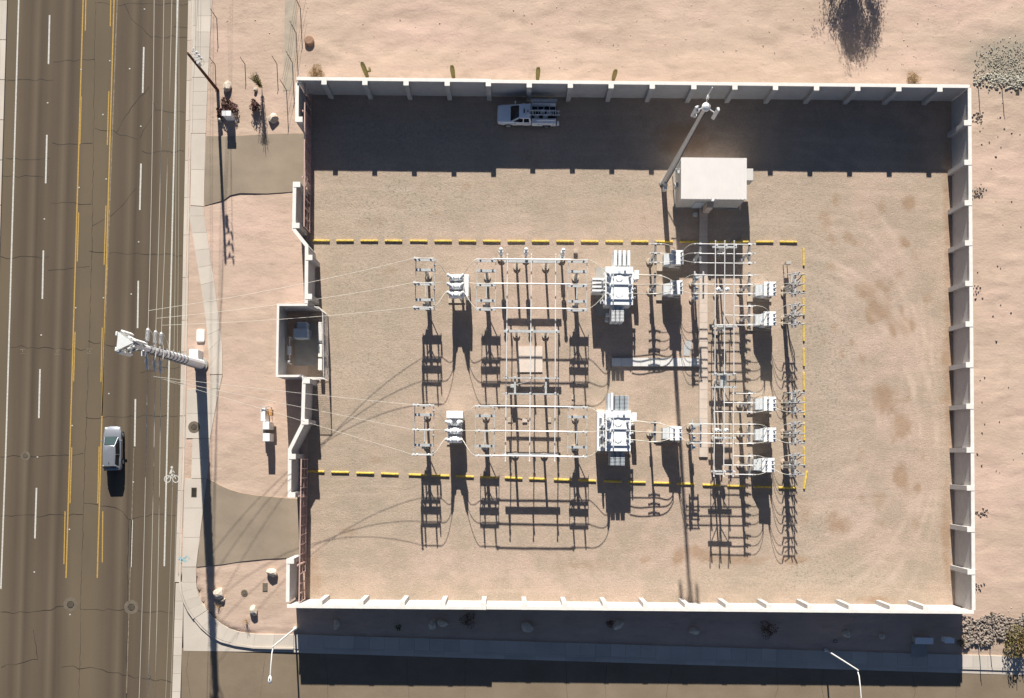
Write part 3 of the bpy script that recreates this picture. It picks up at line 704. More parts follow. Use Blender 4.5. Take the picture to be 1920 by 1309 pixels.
wall_run('long sunlit block wall with pilasters along the side street', SW, SE, [fS(u) for u in (600, 677, 754.5, 830.5, 906.5, 983, 1058.5, 1135, 1211, 1289, 1365.5, 1442, 1519, 1596, 1673, 1736)], 1, WH, fS(910), .2)
fE = lambda v: (v - 162) / (1148 - 162)
dE = (SE - NE).normalized(); offE = dE * .18
wall_run('block wall with pilasters along the right side of the yard', NE + offE, SE - offE, [fE(v) for v in (229, 305, 382.5, 459, 536, 613, 690, 768, 850, 921, 998, 1077)], -1, WH - .012)

def wall_poly(label, pts, pil, h=WH - .01, w=.2, cw=.34, sidev=1):
    """jogged wall: mitred panels; pts are photo points of the coping centre line; pil = list of (point, direction to the yard)"""
    P = [at(u, v, h) for u, v in pts]; o = Vector((P[0].x, P[0].y, 0))
    t = thing('compound_wall', label, 'wall', o, 0, 'walls of the compound')
    def mit(wd):
        Lp, Rp = [], []
        for i, p in enumerate(P):
            d0 = (P[i] - P[i - 1]).normalized() if i else (P[1] - P[0]).normalized()
            d1 = (P[i + 1] - P[i]).normalized() if i < len(P) - 1 else d0
            n0 = Vector((-d0.y, d0.x, 0)); n1 = Vector((-d1.y, d1.x, 0)); m = (n0 + n1).normalized(); s = wd / 2 / max(.3, m.dot(n0))
            Lp.append(p + m * s - o); Rp.append(p - m * s - o)
        return Lp, Rp
    L1, R1 = mit(w); L2, R2 = mit(cw)
    for i in range(len(P) - 1):
        MB().prism([q[:2] for q in (L1[i], L1[i + 1], R1[i + 1], R1[i])], -.5, h - .08).build('wall_panel', 'block_wall', t)
        MB().prism([q[:2] for q in (L2[i], L2[i + 1], R2[i + 1], R2[i])], h - .08, h + .02).build('coping', 'coping', t)
    for (u, v, dx) in pil:
        c = at(u, v, h) - o
        p = MB().box((c.x + dx * .32, c.y, (h - .06 - .5) / 2), (.44, PIL_W, h - .06 + .5)).build('pilaster', 'block_wall', t)
        MB().box((c.x + dx * .32 - dx * .08, c.y, h - .005), (.66, PIL_W + .06, .11)).build('pilaster_cap', 'coping', p)
    return t
wall_poly('short block wall stub above the far sliding gate', [(557.3, 155.5), (556.5, 228)], [(556.6, 224, 1)], h=WH - .02)
wall_poly('jogged block wall between the far gate and the walled recess', [(552.5, 341), (550.8, 430), (575, 461), (574, 569)], [(552.3, 346, 1), (550.9, 423, 1), (575, 483, 1), (574.2, 556, 1)])
wall_poly('thin block wall of the recess around the blue grey cabinet', [(576.5, 571.6), (521.5, 571.6), (519.2, 705), (568, 705)], [], w=.16, cw=.22, h=WH - .03)
wall_poly('jogged block wall between the walled recess and the near gate', [(570, 707), (567.5, 795), (543.3, 843), (542.6, 932)], [(570.2, 714, 1), (567.6, 791, 1), (543.6, 856, 1), (542.8, 928, 1)])
wall_poly('short block wall stub below the near sliding gate', [(540.2, 1048), (539.3, 1128.5)], [(540.3, 1052, 1)], h=WH - .02)

# ------------------------------------------------------------------ sliding gates
def sliding_gate(label, x_px, v0, va, vb, v1):
    b0 = at(x_px[0], v0); b1 = at(x_px[1], v1); d = b1 - b0; L = d.length
    t = thing('sliding_gate', label, 'gate', b0, math.atan2(d.y, d.x), 'sliding gates of the yard')
    ga = (va - v0) / (v1 - v0) * L; gb = (vb - v0) / (v1 - v0) * L; hg = 2.75
    MB().span((0, -.05, hg), (L, .05, hg + .12)).build('top_rail', 'gate_red', t)
    MB().span((0, -.06, .12), (L, .06, .27)).build('bottom_rail', 'gate_red', t)
    n = 15; xs = [i / n * (L - .1) + .05 for i in range(n + 1)]
    for x in xs:
        MB().span((x - .045, -.04, .27), (x + .045, .04, hg)).build('gate_post', 'gate_red', t)
    MB().span((.1, -.025, 1.45), (L - .1, .025, 1.52)).build('middle_rail', 'gate_red', t)
    pn = MB(); x = ga
    while x < gb:
        pn.span((x, .06, .3), (x + .02, .075, hg - .02)); x += .11
    pn.build('mesh_uprights', 'gate_mesh', t)
    pn = MB()
    for k in range(14): pn.span((ga, .078, .35 + k * .17), (gb, .09, .375 + k * .17))
    pn.build('mesh_crossbars', 'gate_mesh', t)
    for x in (ga - .2, gb + .2):
        MB().span((x - .08, -.22, -.2), (x + .08, -.09, hg + .25)).build('guide_post', 'gate_red', t)
    return t
sliding_gate('rust red sliding gate half in the big wall shadow, nearest the white truck', (583.5, 582), 172, 232, 345, 438)
sliding_gate('rust red sliding gate in full sun, nearest the road corner', (577, 573), 860, 932, 1050, 1124)

# ------------------------------------------------------------------ yellow wheel stops
ws = MB(); L_ = 1.83; pr = [(-.10, 0), (.10, 0), (.09, .09), (.055, .15), (-.055, .15), (-.09, .09)]
vs = [(sx * (L_ / 2 - (0.03 if z > .05 else 0)), y, z) for sx in (-1, 1) for y, z in pr]
ws.add(vs, [tuple(range(5, -1, -1))[::-1], tuple(range(6, 12))[::-1]] + [(i, (i + 1) % 6, 6 + (i + 1) % 6, 6 + i)[::-1] for i in range(6)])
ws_me = ws.mesh('wheel_stop', 'yellow')
pin_me = MB().lathe([(.03, .14), (.03, .165), (.012, .17)], n=6).mesh('anchor_pin', 'galv_dark')
def wheel_stop(u, v, rz, label, group, ln=1.0):
    o = inst('wheel_stop', ws_me, None, at(u, v), rz=rz); o.scale = (ln, 1, 1); tag(o, label, 'wheel stop', group)
    for s in (-.6, .6): inst('anchor_pin', pin_me, o, (s, 0, 0))
row_n = [602, 647, 692.5, 738, 785, 831, 876.5, 922, 968, 1013.5, 1059.5, 1105.5, 1151.5, 1199, 1245, 1291, 1347, 1387, 1433.5, 1478]
for i, u in enumerate(row_n):
    wheel_stop(u, 451.5 + (u - 602) * .0027, YAW + random.uniform(-.012, .012), f'{ORD[i]} yellow wheel stop from the left in the row nearest the control house', 'yellow wheel stops')
row_s = [592, 638, 685, 731, 783, 826, 872, 916.5, 963, 1008.5, 1055, 1101, 1149, 1194, 1241, 1285, 1334, 1380, 1429, 1476]
for i, u in enumerate(row_s):
    v = 884 + (u - 592) * .0335 if u < 1300 else 908.3 + (u - 1300) * .036
    wheel_stop(u, v, -.031 + random.uniform(-.015, .015), f'{ORD[i]} yellow wheel stop from the left in the row nearest the side street', 'yellow wheel stops')
for i, (u, v, a) in enumerate(((1506.5, 482, 1.57), (1506.5, 529, 1.57), (1506.7, 576, 1.57), (1506.8, 623, 1.565), (1506.9, 670, 1.575), (1507, 715, 1.57), (1507.2, 762, 1.57), (1507.5, 809, 1.56), (1507.5, 855, 1.575), (1510, 900, 1.40))):
    wheel_stop(u, v, a, f'{ORD[i]} yellow wheel stop from the top in the row at right of the switchgear', 'yellow wheel stops')

# ------------------------------------------------------------------ shared electrical pieces
_ins = {}
def ins_mesh(L, r, mat='porcelain', sheds=None):
    k = (round(L, 2), round(r, 3), mat)
    if k not in _ins:
        n = sheds or max(3, int(L / .11)); pr = [(r * .55, 0)]
        for i in range(n):
            z0 = L * (.06 + .86 * i / n); z1 = L * (.06 + .86 * (i + .55) / n)
            pr += [(r * .55, z0), (r, (z0 + z1) / 2), (r * .6, z1)]
        pr += [(r * .55, L * .95), (r * .6, L)]
        _ins[k] = MB().lathe(pr, n=8).mesh('insulator', mat, smooth=40)
    return _ins[k]
def insulator(parent, p, d, L, r=.1, mat='porcelain', name='insulator'):
    return inst(name, ins_mesh(L, r, mat), parent, p, q=Vector(d).to_track_quat('Z', 'Y'))
def footing(parent, x, y, r=.36, h=.14):
    return MB().lathe([(r, -.2), (r, h), (r * .94, h + .015)], (x, y, 0), n=14).build('footing', 'pad', parent)
def arc(p0, p1, c0, c1, n=9):
    p0, p1, c0, c1 = Vector(p0), Vector(p1), Vector(c0), Vector(c1)
    return [(1 - t) ** 3 * p0 + 3 * (1 - t) ** 2 * t * c0 + 3 * (1 - t) * t * t * c1 + t ** 3 * p1 for t in [i / n for i in range(n + 1)]]
def catenary(p0, p1, sag, n=14):
    p0, p1 = Vector(p0), Vector(p1)
    return [p0.lerp(p1, i / n) + Vector((0, 0, -4 * sag * (i / n) * (1 - i / n))) for i in range(n + 1)]

# ------------------------------------------------------------------ three-phase disconnect stands
PH = 2.40; ZT = 4.42
def switch_stand(u, v, label, line_side=False):
    p = at(u, v, ZT); t = thing('switch_stand', label, 'switch', (p.x, p.y, 0), YAW, 'disconnect switch stands')
    for y in (1.48, -1.48):
        footing(t, 0, y)
        MB().span((-.12, y - .12, .12), (.12, y + .12, 3.02)).build('column', 'galv', t)
        MB().span((-.98, y - .13, 3.02), (.98, y + .13, 3.30)).build('beam', 'galv', t)
        for sx in (-1, 1): MB().bar((sx * .1, y, 2.2), (sx * .75, y, 3.03), .07).build('knee_brace', 'galv', t)
    for x in (-.93, .93):
        MB().span((x - .03, -PH - .15, 3.303), (x + .03, PH + .15, 3.37)).build('side_rail', 'galv', t)
    MB().span((-.05, -1.36, 2.55), (.05, 1.36, 2.68)).build('tie_beam', 'galv', t)
    for k, y in enumerate((PH, 0, -PH)):
        MB().span((-.95, y - .10, 3.373), (.95, y + .10, 3.50)).build('phase_channel', 'galv', t)
        for x in (-.57, .57): insulator(t, (x, y, 3.5), (0, 0, 1), .86, .11)
        bl = MB().cyl((-.57, y, ZT), (.57, y, ZT), .035, n=6).cyl((-.57, y, ZT - .07), (-.57, y, ZT + .08), .07, n=8).cyl((.57, y, ZT - .07), (.57, y, ZT + .08), .07, n=8)
        bl.box((-.75, y, ZT), (.36, .12, .03)).box((.75, y, ZT), (.36, .12, .03)); bl.build('switch_blade', 'alum', t)
        if line_side:
            insulator(t, (-.93, y, 3.4), (0, 0, 1), 1.15, .13, name='surge_arrester')
            insulator(t, (.95, y - (.55 if k < 2 else -.3), 3.37), (0, 0, 1), .75, .09, name='current_sensor')
            MB().cyl((-.93, y, 4.55), (-.93, y, 4.62), .11, n=8).build('corona_cap', 'alum', t)
            if k < 2: MB().bar((-.93, y - .1, 3.25), (-.93, y - 1.55, 3.25), .05).build('ground_lead', 'dark', t)
    MB().cyl((.16, -1.62, .3), (.16, -1.62, 3.3), .035, n=6).box((.16, -1.72, 1.1), (.12, .25, .3)).bar((.16, -1.7, 1.1), (.16, -2.3, 1.1), .04).build('operating_rod', 'galv', t)
    MB().box((-.2, -1.72, 1.4), (.35, .22, .5)).build('control_box', 'galv', t)
    return t
sw_pos = {'ul': (795, 530), 'um': (911, 531.7), 'ur': (1084, 533.2), 'll': (793, 805.7), 'lm': (908.5, 807.5), 'lr': (1084, 809.7)}
switch_stand(*sw_pos['ul'], 'disconnect switch stand where the upper three line wires land', True)
switch_stand(*sw_pos['um'], 'disconnect switch stand between the upper breaker and the upper bus tubes')
switch_stand(*sw_pos['ur'], 'disconnect switch stand beside the upper transformer')
switch_stand(*sw_pos['ll'], 'disconnect switch stand where the lower three line wires land', True)
switch_stand(*sw_pos['lm'], 'disconnect switch stand between the lower breaker and the lower bus tubes')
switch_stand(*sw_pos['lr'], 'disconnect switch stand beside the lower transformer')
def phase_pt(key, k, dx):   # end of phase k (0 top .. 2 bottom) of a stand
    p = at(*sw_pos[key], ZT); y = (PH, 0, -PH)[k]; c, s = math.cos(YAW), math.sin(YAW)
    return Vector((p.x + dx * c - y * s, p.y + dx * s + y * c, ZT))

# cross bus tubes between the middle and right stands
def bus_tube(p0, p1, r, label, cat='bus tube', group=None, bend=None, mat='alum'):
    pts = [p0] + (bend or []) + [p1]
    o = MB().tube(pts, r, 8).build('bus_tube', mat, None, smooth=50, origin=Vector(p0)); tag(o, label, cat, group)
    for q in (p0, p1): MB().box(Vector(q) - Vector(p0), (r * 2.6, r * 2.6, r * 2.6)).build('clamp', 'alum', o)
    return o
PN = ('top', 'middle', 'bottom')
for bay, a, b in (('upper', 'um', 'ur'), ('lower', 'lm', 'lr')):
    for k in range(3):
        p0 = phase_pt(a, k, .7) + Vector((0, 0, .06)); p1 = phase_pt(b, k, -.7) + Vector((0, 0, .06))
        bus_tube(p0, p1, .065, f'{PN[k]} white horizontal bus tube of the {bay} bay', group='horizontal bus tubes')

# lengthwise bus on H frames
ZB = 3.85
def h_frame(u, v, label, w=2.42, lap=.35, gear=False):
    p = at(u, v, 2.75); t = thing('bus_support', label, 'bus support', (p.x, p.y, 0), YAW, 'H-shaped bus supports')
    for x in (-1.47, 1.47):
        footing(t, x, 0); MB().span((x - .11, -.11, .12), (x + .11, .11, 2.58)).build('column', 'galv', t)
    MB().span((-w - lap, -.13, 2.58), (w + lap, .13, 2.84)).build('beam', 'galv', t)
    for x in (-w, 0, w):
        insulator(t, (x, 0, 2.84), (0, 0, 1), .95, .11)
        MB().box((x, 0, ZB - .05), (.2, .22, .12)).build('clamp', 'alum', t)
    return t
h_frame(997, 490.5, 'H-shaped bus support just below the three instrument transformers')
h_frame(996.5, 621.5, 'H-shaped bus support above the bare square pad')
h_frame(994, 853, 'H-shaped bus support under the lowest horizontal bus tube')
# sectionalising switch in the middle of the lengthwise bus
p = at(995, 724, 2.75); t = thing('sectional_switch', 'sectional switch on two posts below the bare square pad', 'switch', (p.x, p.y, 0), YAW)
for x in (-1.55, 1.5):
    footing(t, x, 0); MB().span((x - .12, -.12, .12), (x + .12, .12, 2.6)).build('column', 'galv', t)
    MB().span((x - .09, -.95, 2.6), (x + .09, .95, 2.78)).build('cantilever', 'galv', t)
for y in (.78, -.78):
    MB().span((-2.75, y - .07, 2.782), (2.75, y + .07, 2.92)).build('beam', 'galv', t)
    for x in (-2.42, 0, 2.42): insulator(t, (x, y, 2.92), (0, 0, 1), .85, .11)
for x in (-2.42, 0, 2.42):
    MB().bar((x, .8, ZB), (x, -.8, ZB), .07, .05).box((x, .78, ZB), (.2, .2, .1)).box((x, -.78, ZB), (.2, .2, .1)).build('switch_blade', 'galv_dark', t)
MB().box((-1.75, .1, 1.4), (.5, .35, .55)).bar((-1.5, .2, 1.6), (-.2, .55, 1.9), .06).build('operating_box', 'galv', t)
for i, (ua, ub, uc, ud) in enumerate(((951.5, 949.5, 949, 947.5), (996.5, 994.5, 994, 993), (1042, 1041, 1041, 1040))):
    bus_tube(at(ua, 477, ZB), at(ub, 709, ZB), .055, f'{("left", "middle", "right")[i]} lengthwise bus tube above the sectional switch', group='lengthwise bus tubes')
    bus_tube(at(uc, 737, ZB), at(ud, 864, ZB), .055, f'{("left", "middle", "right")[i]} lengthwise bus tube below the sectional switch', group='lengthwise bus tubes')

# instrument transformers on posts
def instrument_transformer(u, v, label, box=False):
    t = thing('instrument_transformer', label, 'instrument transformer', at(u, v), YAW, 'instrument transformers on posts')
    footing(t, 0, 0, .40, .16)
    MB().span((-.1, -.1, .12), (.1, .1, 2.1)).build('post', 'galv', t)
    MB().lathe([(.2, 2.1), (.24, 2.14), (.24, 2.95), (.2, 3.0)], n=14).build('tank', 'tank', t, smooth=40)
    insulator(t, (0, 0, 3.0), (0, 0, 1), .85, .17, 'porcelain_white')
    MB().lathe([(.16, 3.83), (.2, 3.9), (.17, 4.05), (.06, 4.12)], n=12).build('cap', 'tank', t, smooth=50)
    MB().box((0, -.22, 2.4), (.26, .2, .35)).build('terminal_box', 'tank', t)
    if box: MB().box((.0, -.22, 1.45), (.42, .26, .6)).build('junction_box', 'tank_grey', t)
instrument_transformer(940, 484, 'leftmost of the three slim post-mounted instrument transformers'); instrument_transformer(985.5, 484, 'middle one of the three slim post-mounted instrument transformers'); instrument_transformer(1052.5, 485, 'rightmost of the three post-mounted instrument transformers, with a box on its post', True)
# drop leads from the bus
# ------------------------------------------------------------------ circuit breakers
def circuit_breaker(u, v, label, cab, up):
    p = at(u, v, 2.3); t = thing('circuit_breaker', label, 'circuit breaker', (p.x, p.y, 0), YAW, 'white six-bushing circuit breakers')
    MB().span((-.95, -1.35, -.1), (.75, 1.35, .10)).build('pad', 'pad', t)
    for x in (-.55, .45):
        for y in (-1.0, 1.0): MB().span((x - .06, y - .06, .1), (x + .06, y + .06, 1.55)).build('leg', 'galv', t)
    b = MB()
    for x in (-.55, .45): b.bar((x, -1.0, .3), (x, 1.0, 1.4), .06).bar((x, 1.0, .3), (x, -1.0, 1.4), .06)
    for y in (-1, 1): b.bar((-.55, y, .3), (.45, y, 1.4), .06).bar((-.55, y, .85), (.45, y, .85), .06)
    b.build('cross_brace', 'galv', t)
    MB().span((-.75, -1.15, 1.55), (.65, 1.15, 1.75)).build('base_frame', 'tank', t, bevel=.02)
    for y in (.86, 0, -.86):
        MB().cyl((-.75, y, 2.05), (.65, y, 2.05), .33, n=16).build('tank', 'tank', t, smooth=40)
        for s in (-1, 1):
            d = Vector((s * .28, 0, 1)).normalized(); q = Vector((-.05 + s * .42, y, 2.25))
            MB().cyl(q, q + d * .32, .29, .25, 14).build('current_transformer', 'tank', t, smooth=40)
            insulator(t, q + d * .32, d, 1.05, .17, 'porcelain_white', name='bushing')
            MB().cyl(q + d * 1.37, q + d * 1.5, .05, n=6).build('terminal', 'alum', t)
    if cab == 'east':
        MB().span((.78, -1.1, .35), (1.22, 1.1, 2.5)).build('control_cabinet', 'tank', t, bevel=.04)
        MB().span((1.221, -.9, .6), (1.235, -.05, 2.3)).build('cabinet_door', 'white_box', t)
    else:
        MB().span((-.85, 1.22, .35), (.8, 1.95, 2.6)).build('control_cabinet', 'tank', t, bevel=.04)
        MB().span((-.75, 1.951, .6), (.7, 1.965, 2.4)).build('cabinet_door', 'white_box', t)
    return p
cb1 = circuit_breaker(856, 536, 'white circuit breaker standing at the upper pair of switches', 'east', True)
cb2 = circuit_breaker(853, 808, 'white circuit breaker with a flat topped cabinet at the lower pair of switches', 'north', False)
def leads(name, label, cat, pairs, r, mat='wire', group=None, lift=.5):
    for (a, b, lab) in pairs:
        a = Vector(a); b = Vector(b); m = (b - a) * .45
        o = MB().tube(arc(a, b, a + Vector((m.x, m.y * .1, lift * .3)), b + Vector((0, 0, lift)) + Vector((-m.x * .35, 0, 0))), r, 5).build(name, mat, None, smooth=60, origin=a)
        tag(o, lab, cat, group)
for key, cbp, sgn, lab in (('ul', cb1, 1, 'upper'), ('um', cb1, -1, 'upper'), ('ll', cb2, 1, 'lower'), ('lm', cb2, -1, 'lower')):
    pr = []
    for k in range(3):
        y = (.86, 0, -.86)[k]; q = cbp + Vector((-.05 - sgn * .82, y, 0)); q.z = 3.72
        pr.append((phase_pt(key, k, sgn * .85), q, f'{PN[k]} jumper wire on the {"left" if sgn > 0 else "right"} of the {lab} circuit breaker'))
    leads('jumper_wire', '', 'wire', pr, .028, group='breaker jumper wires')

# ------------------------------------------------------------------ power transformers
def radiator_bank(t, x0, x1, y0, y1, z0, z1, n, axis, mat):
    """n radiators, each a pack of thin fins between two headers"""
    for i in range(n):
        if axis == 'fine':      # fins stacked along y
            cx = x0 + (i + .5) / n * (x1 - x0); w = (x1 - x0) / n * .84; b = MB(); m = max(4, int((y1 - y0) / .13))
            for k in range(m):
                y = y0 + (k + .5) / m * (y1 - y0); b.span((cx - w / 2, y - .035, z0), (cx + w / 2, y + .035, z1))
            b.cyl((cx, y0, z0 + .15), (cx, y1, z0 + .15), .06, n=6).cyl((cx, y0, z1 - .1), (cx, y1, z1 - .1), .06, n=6)
        elif axis == 'y':       # flat fins running along y
            cx = x0 + (i + .5) / n * (x1 - x0); w = (x1 - x0) / n * .62; b = MB()
            b.span((cx - w / 2, y0 + .08, z0), (cx + w / 2, y1, z1)); b.cyl((cx, y0 - .1, z1 - .2), (cx, y0 + .3, z1 - .2), .07, n=6)
            for k in range(6): b.span((cx - w / 2 - .025, y0 + .12 + k * (y1 - y0 - .2) / 6, z0 + .05), (cx + w / 2 + .025, y0 + .2 + k * (y1 - y0 - .2) / 6, z1 - .05))
        else:                   # flat fins running along x
            cy = y0 + (i + .5) / n * (y1 - y0); w = (y1 - y0) / n * .5; b = MB()
            b.span((x0, cy - w / 2, z0), (x1 - .06, cy + w / 2, z1)); b.cyl((x1 - .3, cy, z1 - .2), (x1 + .12, cy, z1 - .2), .07, n=6)
        b.build('radiator', mat, t)
def transformer(u, v, label, w, l, kind):
    p = at(u, v, 3.0); t = thing('power_transformer', label, 'transformer', (p.x, p.y, 0), YAW, 'power transformers')
    W, Lh = w / 2, l / 2
    if kind == 1: MB().span((-2.1, -2.6, -.2), (1.35, 2.4, .16)).build('pad', 'pad_grey', t)
    else: MB().span((-1.9, -2.3, -.2), (1.6, 2.3, .16)).build('pad', 'pad', t)
    MB().span((-W, -Lh, .16), (W, Lh, 2.9)).build('tank', 'tank', t, bevel=.03)
    MB().span((-W - .1, -Lh - .1, 2.9), (W + .1, Lh + .1, 3.0)).build('cover', 'tank', t, bevel=.02)
    for k in range(5):
        y = -Lh + .2 + k * (l - .4) / 4
        MB().span((-W - .09, y - .05, .4), (-W - .002, y + .05, 2.85)).build('stiffener', 'tank', t); MB().span((W + .002, y - .05, .4), (W + .09, y + .05, 2.85)).build('stiffener', 'tank', t)
    for (x, y, r) in ((0, .75, .34), (0, -.85, .34)):
        mh = MB().lathe([(r, 3.0), (r, 3.05), (r * .9, 3.07)], (x, y, 0), n=20).build('manhole_cover', 'tank', t)
    MB().box((-.02, Lh - .45, 3.08), (.3, .3, .16)).build('relief_valve', 'tank_grey', t, bevel=.03); MB().lathe([(.13, 3.0), (.13, 3.2), (.08, 3.25)], (.55, Lh - .3, 0), n=10).build('gauge', 'tank_grey', t)
    hv = []
    for k, y in enumerate((1.0, 0, -1.0)):
        d = Vector((-.25, 0, 1)).normalized(); q = Vector((-W + .28, y, 3.0))
        MB().cyl(q, q + d * .35, .24, .2, 12).build('turret', 'tank', t, smooth=40); insulator(t, q + d * .35, d, .95, .16, name='bushing')
        MB().cyl(q + d * 1.3, q + d * 1.45, .05, n=6).build('terminal', 'alum', t); hv.append(p + q + d * 1.42 - Vector((0, 0, 3.0)))
        insulator(t, (-W - .35, y - .5, 2.2), (0, 0, 1), .8, .13, 'porcelain', name='surge_arrester'); MB().span((-W - .5, y - .65, 2.05), (-W - .1, y - .35, 2.2)).build('arrester_bracket', 'tank', t)
        insulator(t, (W - .28, y * .85, 3.0), (.15, 0, 1), .55, .13, name='bushing')
        insulator(t, (W + .32, y * .85 - .2, 2.3), (0, 0, 1), .5, .11, name='surge_arrester'); MB().span((W + .1, y * .85 - .3, 2.18), (W + .45, y * .85 - .1, 2.3)).build('arrester_bracket', 'tank', t)
    for k in range(4):
        MB().span((-W + .62, -Lh + .25 + k * (l - .6) / 4, 3.0), (-W + .72, -Lh + .25 + (k + .7) * (l - .6) / 4, 3.18)).build('cover_rib', 'tank_grey', t)
    for y in (Lh - .55, Lh - .55 - l * .3, -Lh + .5): MB().span((-W, y - .05, 3.0), (W, y + .05, 3.12)).build('lifting_rib', 'tank', t)
    MB().span((W + .35, Lh - .95, .5), (W + .8, Lh - .05, 2.1)).build('control_cabinet', 'tank', t, bevel=.03); MB().span((W + .1, Lh - .8, 1.2), (W + .35, Lh - .2, 1.6)).build('cabinet_bracket', 'tank', t)
    if kind == 1:
        radiator_bank(t, -.6, 1.15, Lh + .15, Lh + 1.75, .5, 3.0, 4, 'y', 'tank'); radiator_bank(t, -.75, .55, -Lh - 1.7, -Lh - .15, .5, 2.75, 3, 'fine', 'tank')
        radiator_bank(t, -W - 1.35, -W - .15, -.6, .95, .5, 2.6, 4, 'x', 'tank')
        for (y, z) in ((-Lh - .9, 1.6), (-Lh - 1.3, .8)): MB().cyl((-1.15, y, z), (-.82, y, z), .22, n=14).build('cooling_fan', 'tank_grey', t)
    else:
        radiator_bank(t, -.35, 1.1, Lh + .15, Lh + 1.6, .5, 2.8, 3, 'fine', 'tank_grey'); MB().span((-.75, Lh + .12, .3), (-.5, Lh + 1.85, 3.05)).build('header_plate', 'tank', t)
        MB().span((-1.0, Lh + .12, .3), (-.78, Lh + 1.8, 2.6)).build('radiator', 'tank_grey', t)
        radiator_bank(t, -.75, .75, -Lh - 1.5, -Lh - .12, .4, 2.7, 3, 'fine', 'tank_grey')
        MB().span((-W - .82, -Lh - .1, .16), (-W - .12, Lh + .1, 2.05)).build('bushing_compartment', 'tank', t, bevel=.03)
        for y in (Lh - .9, 0, -Lh + .9): MB().span((-W - .62, y - .5, 2.051), (-W - .36, y + .3, 2.08)).build('louver', 'galv_dark', t)
    return p, hv, W
t1p, t1hv, t1W = transformer(1161, 536, 'upper white power transformer with striped radiators on its left', 2.55, 3.6, 1)
t2p, t2hv, t2W = transformer(1159, 808, 'lower white power transformer with corrugated grey radiators', 2.3, 3.8, 2)
for key, hv, lab in (('ur', t1hv, 'upper'), ('lr', t2hv, 'lower')):
    leads('jumper_wire', '', 'wire', [(phase_pt(key, k, .85), hv[k] + Vector((0, 0, .02)), f'{PN[k]} jumper wire into the {lab} power transformer') for k in range(3)], .03, group='transformer jumper wires')

# ------------------------------------------------------------------ feeder reclosers and their racks
def recloser(u, v, label, wside=1.0):
    p = at(u, v, 2.6); t = thing('recloser', label, 'recloser', (p.x, p.y, 0), YAW, 'white feeder reclosers')
    MB().span((-1.65, -.9, -.15), (.85, .9, .16)).build('pad', 'pad', t)
    MB().span((-.52, -.64, .35), (.52, .64, 2.42)).build('cabinet', 'white_box', t, bevel=.02)
    MB().prism([(-.6, -.7), (.6, -.7), (.6, .7), (-.6, .7)], 2.42, lambda x, y: 2.55 + .05 * x).build('roof', 'white_box', t)
    b = MB(); b.add([(-1.12, -.56, .4), (-.53, -.56, .4), (-.53, .56, .4), (-1.12, .56, .4), (-1.12, -.56, 1.25), (-.53, -.56, 1.9), (-.53, .56, 1.9), (-1.12, .56, 1.25)],
          [(3, 2, 1, 0), (4, 5, 6, 7), (0, 1, 5, 4), (1, 2, 6, 5), (2, 3, 7, 6), (3, 0, 4, 7)]); cub = b.build('control_cubicle', 'tank_grey', t)
    for k in range(5):
        x = -1.08 + k * .105; z = 1.25 + (x + 1.12) * 1.1
        MB().span((x, -.52, z + .03), (x + .05, .52, z + .09)).build('louver', 'white_box', cub)
    for x in (-.44, .44):
        for y in (-.56, .56): MB().span((x - .06, y - .06, .15), (x + .06, y + .06, .35)).build('leg', 'galv', t)
    MB().box((.2, -.715, 1.2), (.5, .14, .7)).build('meter_box', 'box_tan', t); MB().span((-.45, .641, .6), (.4, .655, 2.2)).build('cabinet_door', 'white_box', t)
    W_, E_ = [], []
    for y in (.42, 0, -.42):
        for x, lst in ((-.2, W_), (.38, E_)):
            insulator(t, (x, y, 2.53), (.12 if x > 0 else -.12, 0, 1), .5, .1, name='bushing'); MB().cyl((x * 1.12, y, 3.0), (x * 1.14, y, 3.12), .04, n=6).build('terminal', 'alum', t)
            lst.append(Vector((p.x + x * 1.14, p.y + y, 3.1)))
    return t, W_, E_
def rack(u, v, label, arms=1, col2=False, L=2.3, z=3.85):
    """post with a crossarm along y and three horizontal post insulators; returns insulator ends"""
    p = at(u, v, z); t = thing('bus_rack', label, 'bus rack', (p.x, p.y, 0), YAW, 'post racks of the feeder bus')
    footing(t, 0, 0, .34)
    MB().span((-.1, -.1, .12), (.1, .1, z - .09)).build('column', 'galv', t)
    MB().span((-.09, -L / 2, z - .09), (.09, L / 2, z + .07)).build('crossarm', 'galv_dark', t)
    for s in (-1, 1): MB().bar((0, s * .1, z - .9), (0, s * .85, z - .1), .06).build('knee_brace', 'galv', t)
    for y in (.92, 0, -.92):
        for s in ((arms,) if arms else (-1, 1)):
            insulator(t, (s * .09, y, z + .0), (s, 0, .12), .42, .085)
            MB().box((s * .53, y, z + .06), (.14, .1, .1)).build('clamp', 'alum', t)
        MB().box((0, y, z + .1), (.26, .14, .06)).build('clamp_plate', 'alum', t)
    MB().box((-.02, -.16, 1.3), (.32, .18, .45)).build('control_box', 'galv', t)
    return t, p
def rack_ends(p, s, z=3.91): return [Vector((p.x + s * .55, p.y + y, z)) for y in (.92, 0, -.92)]
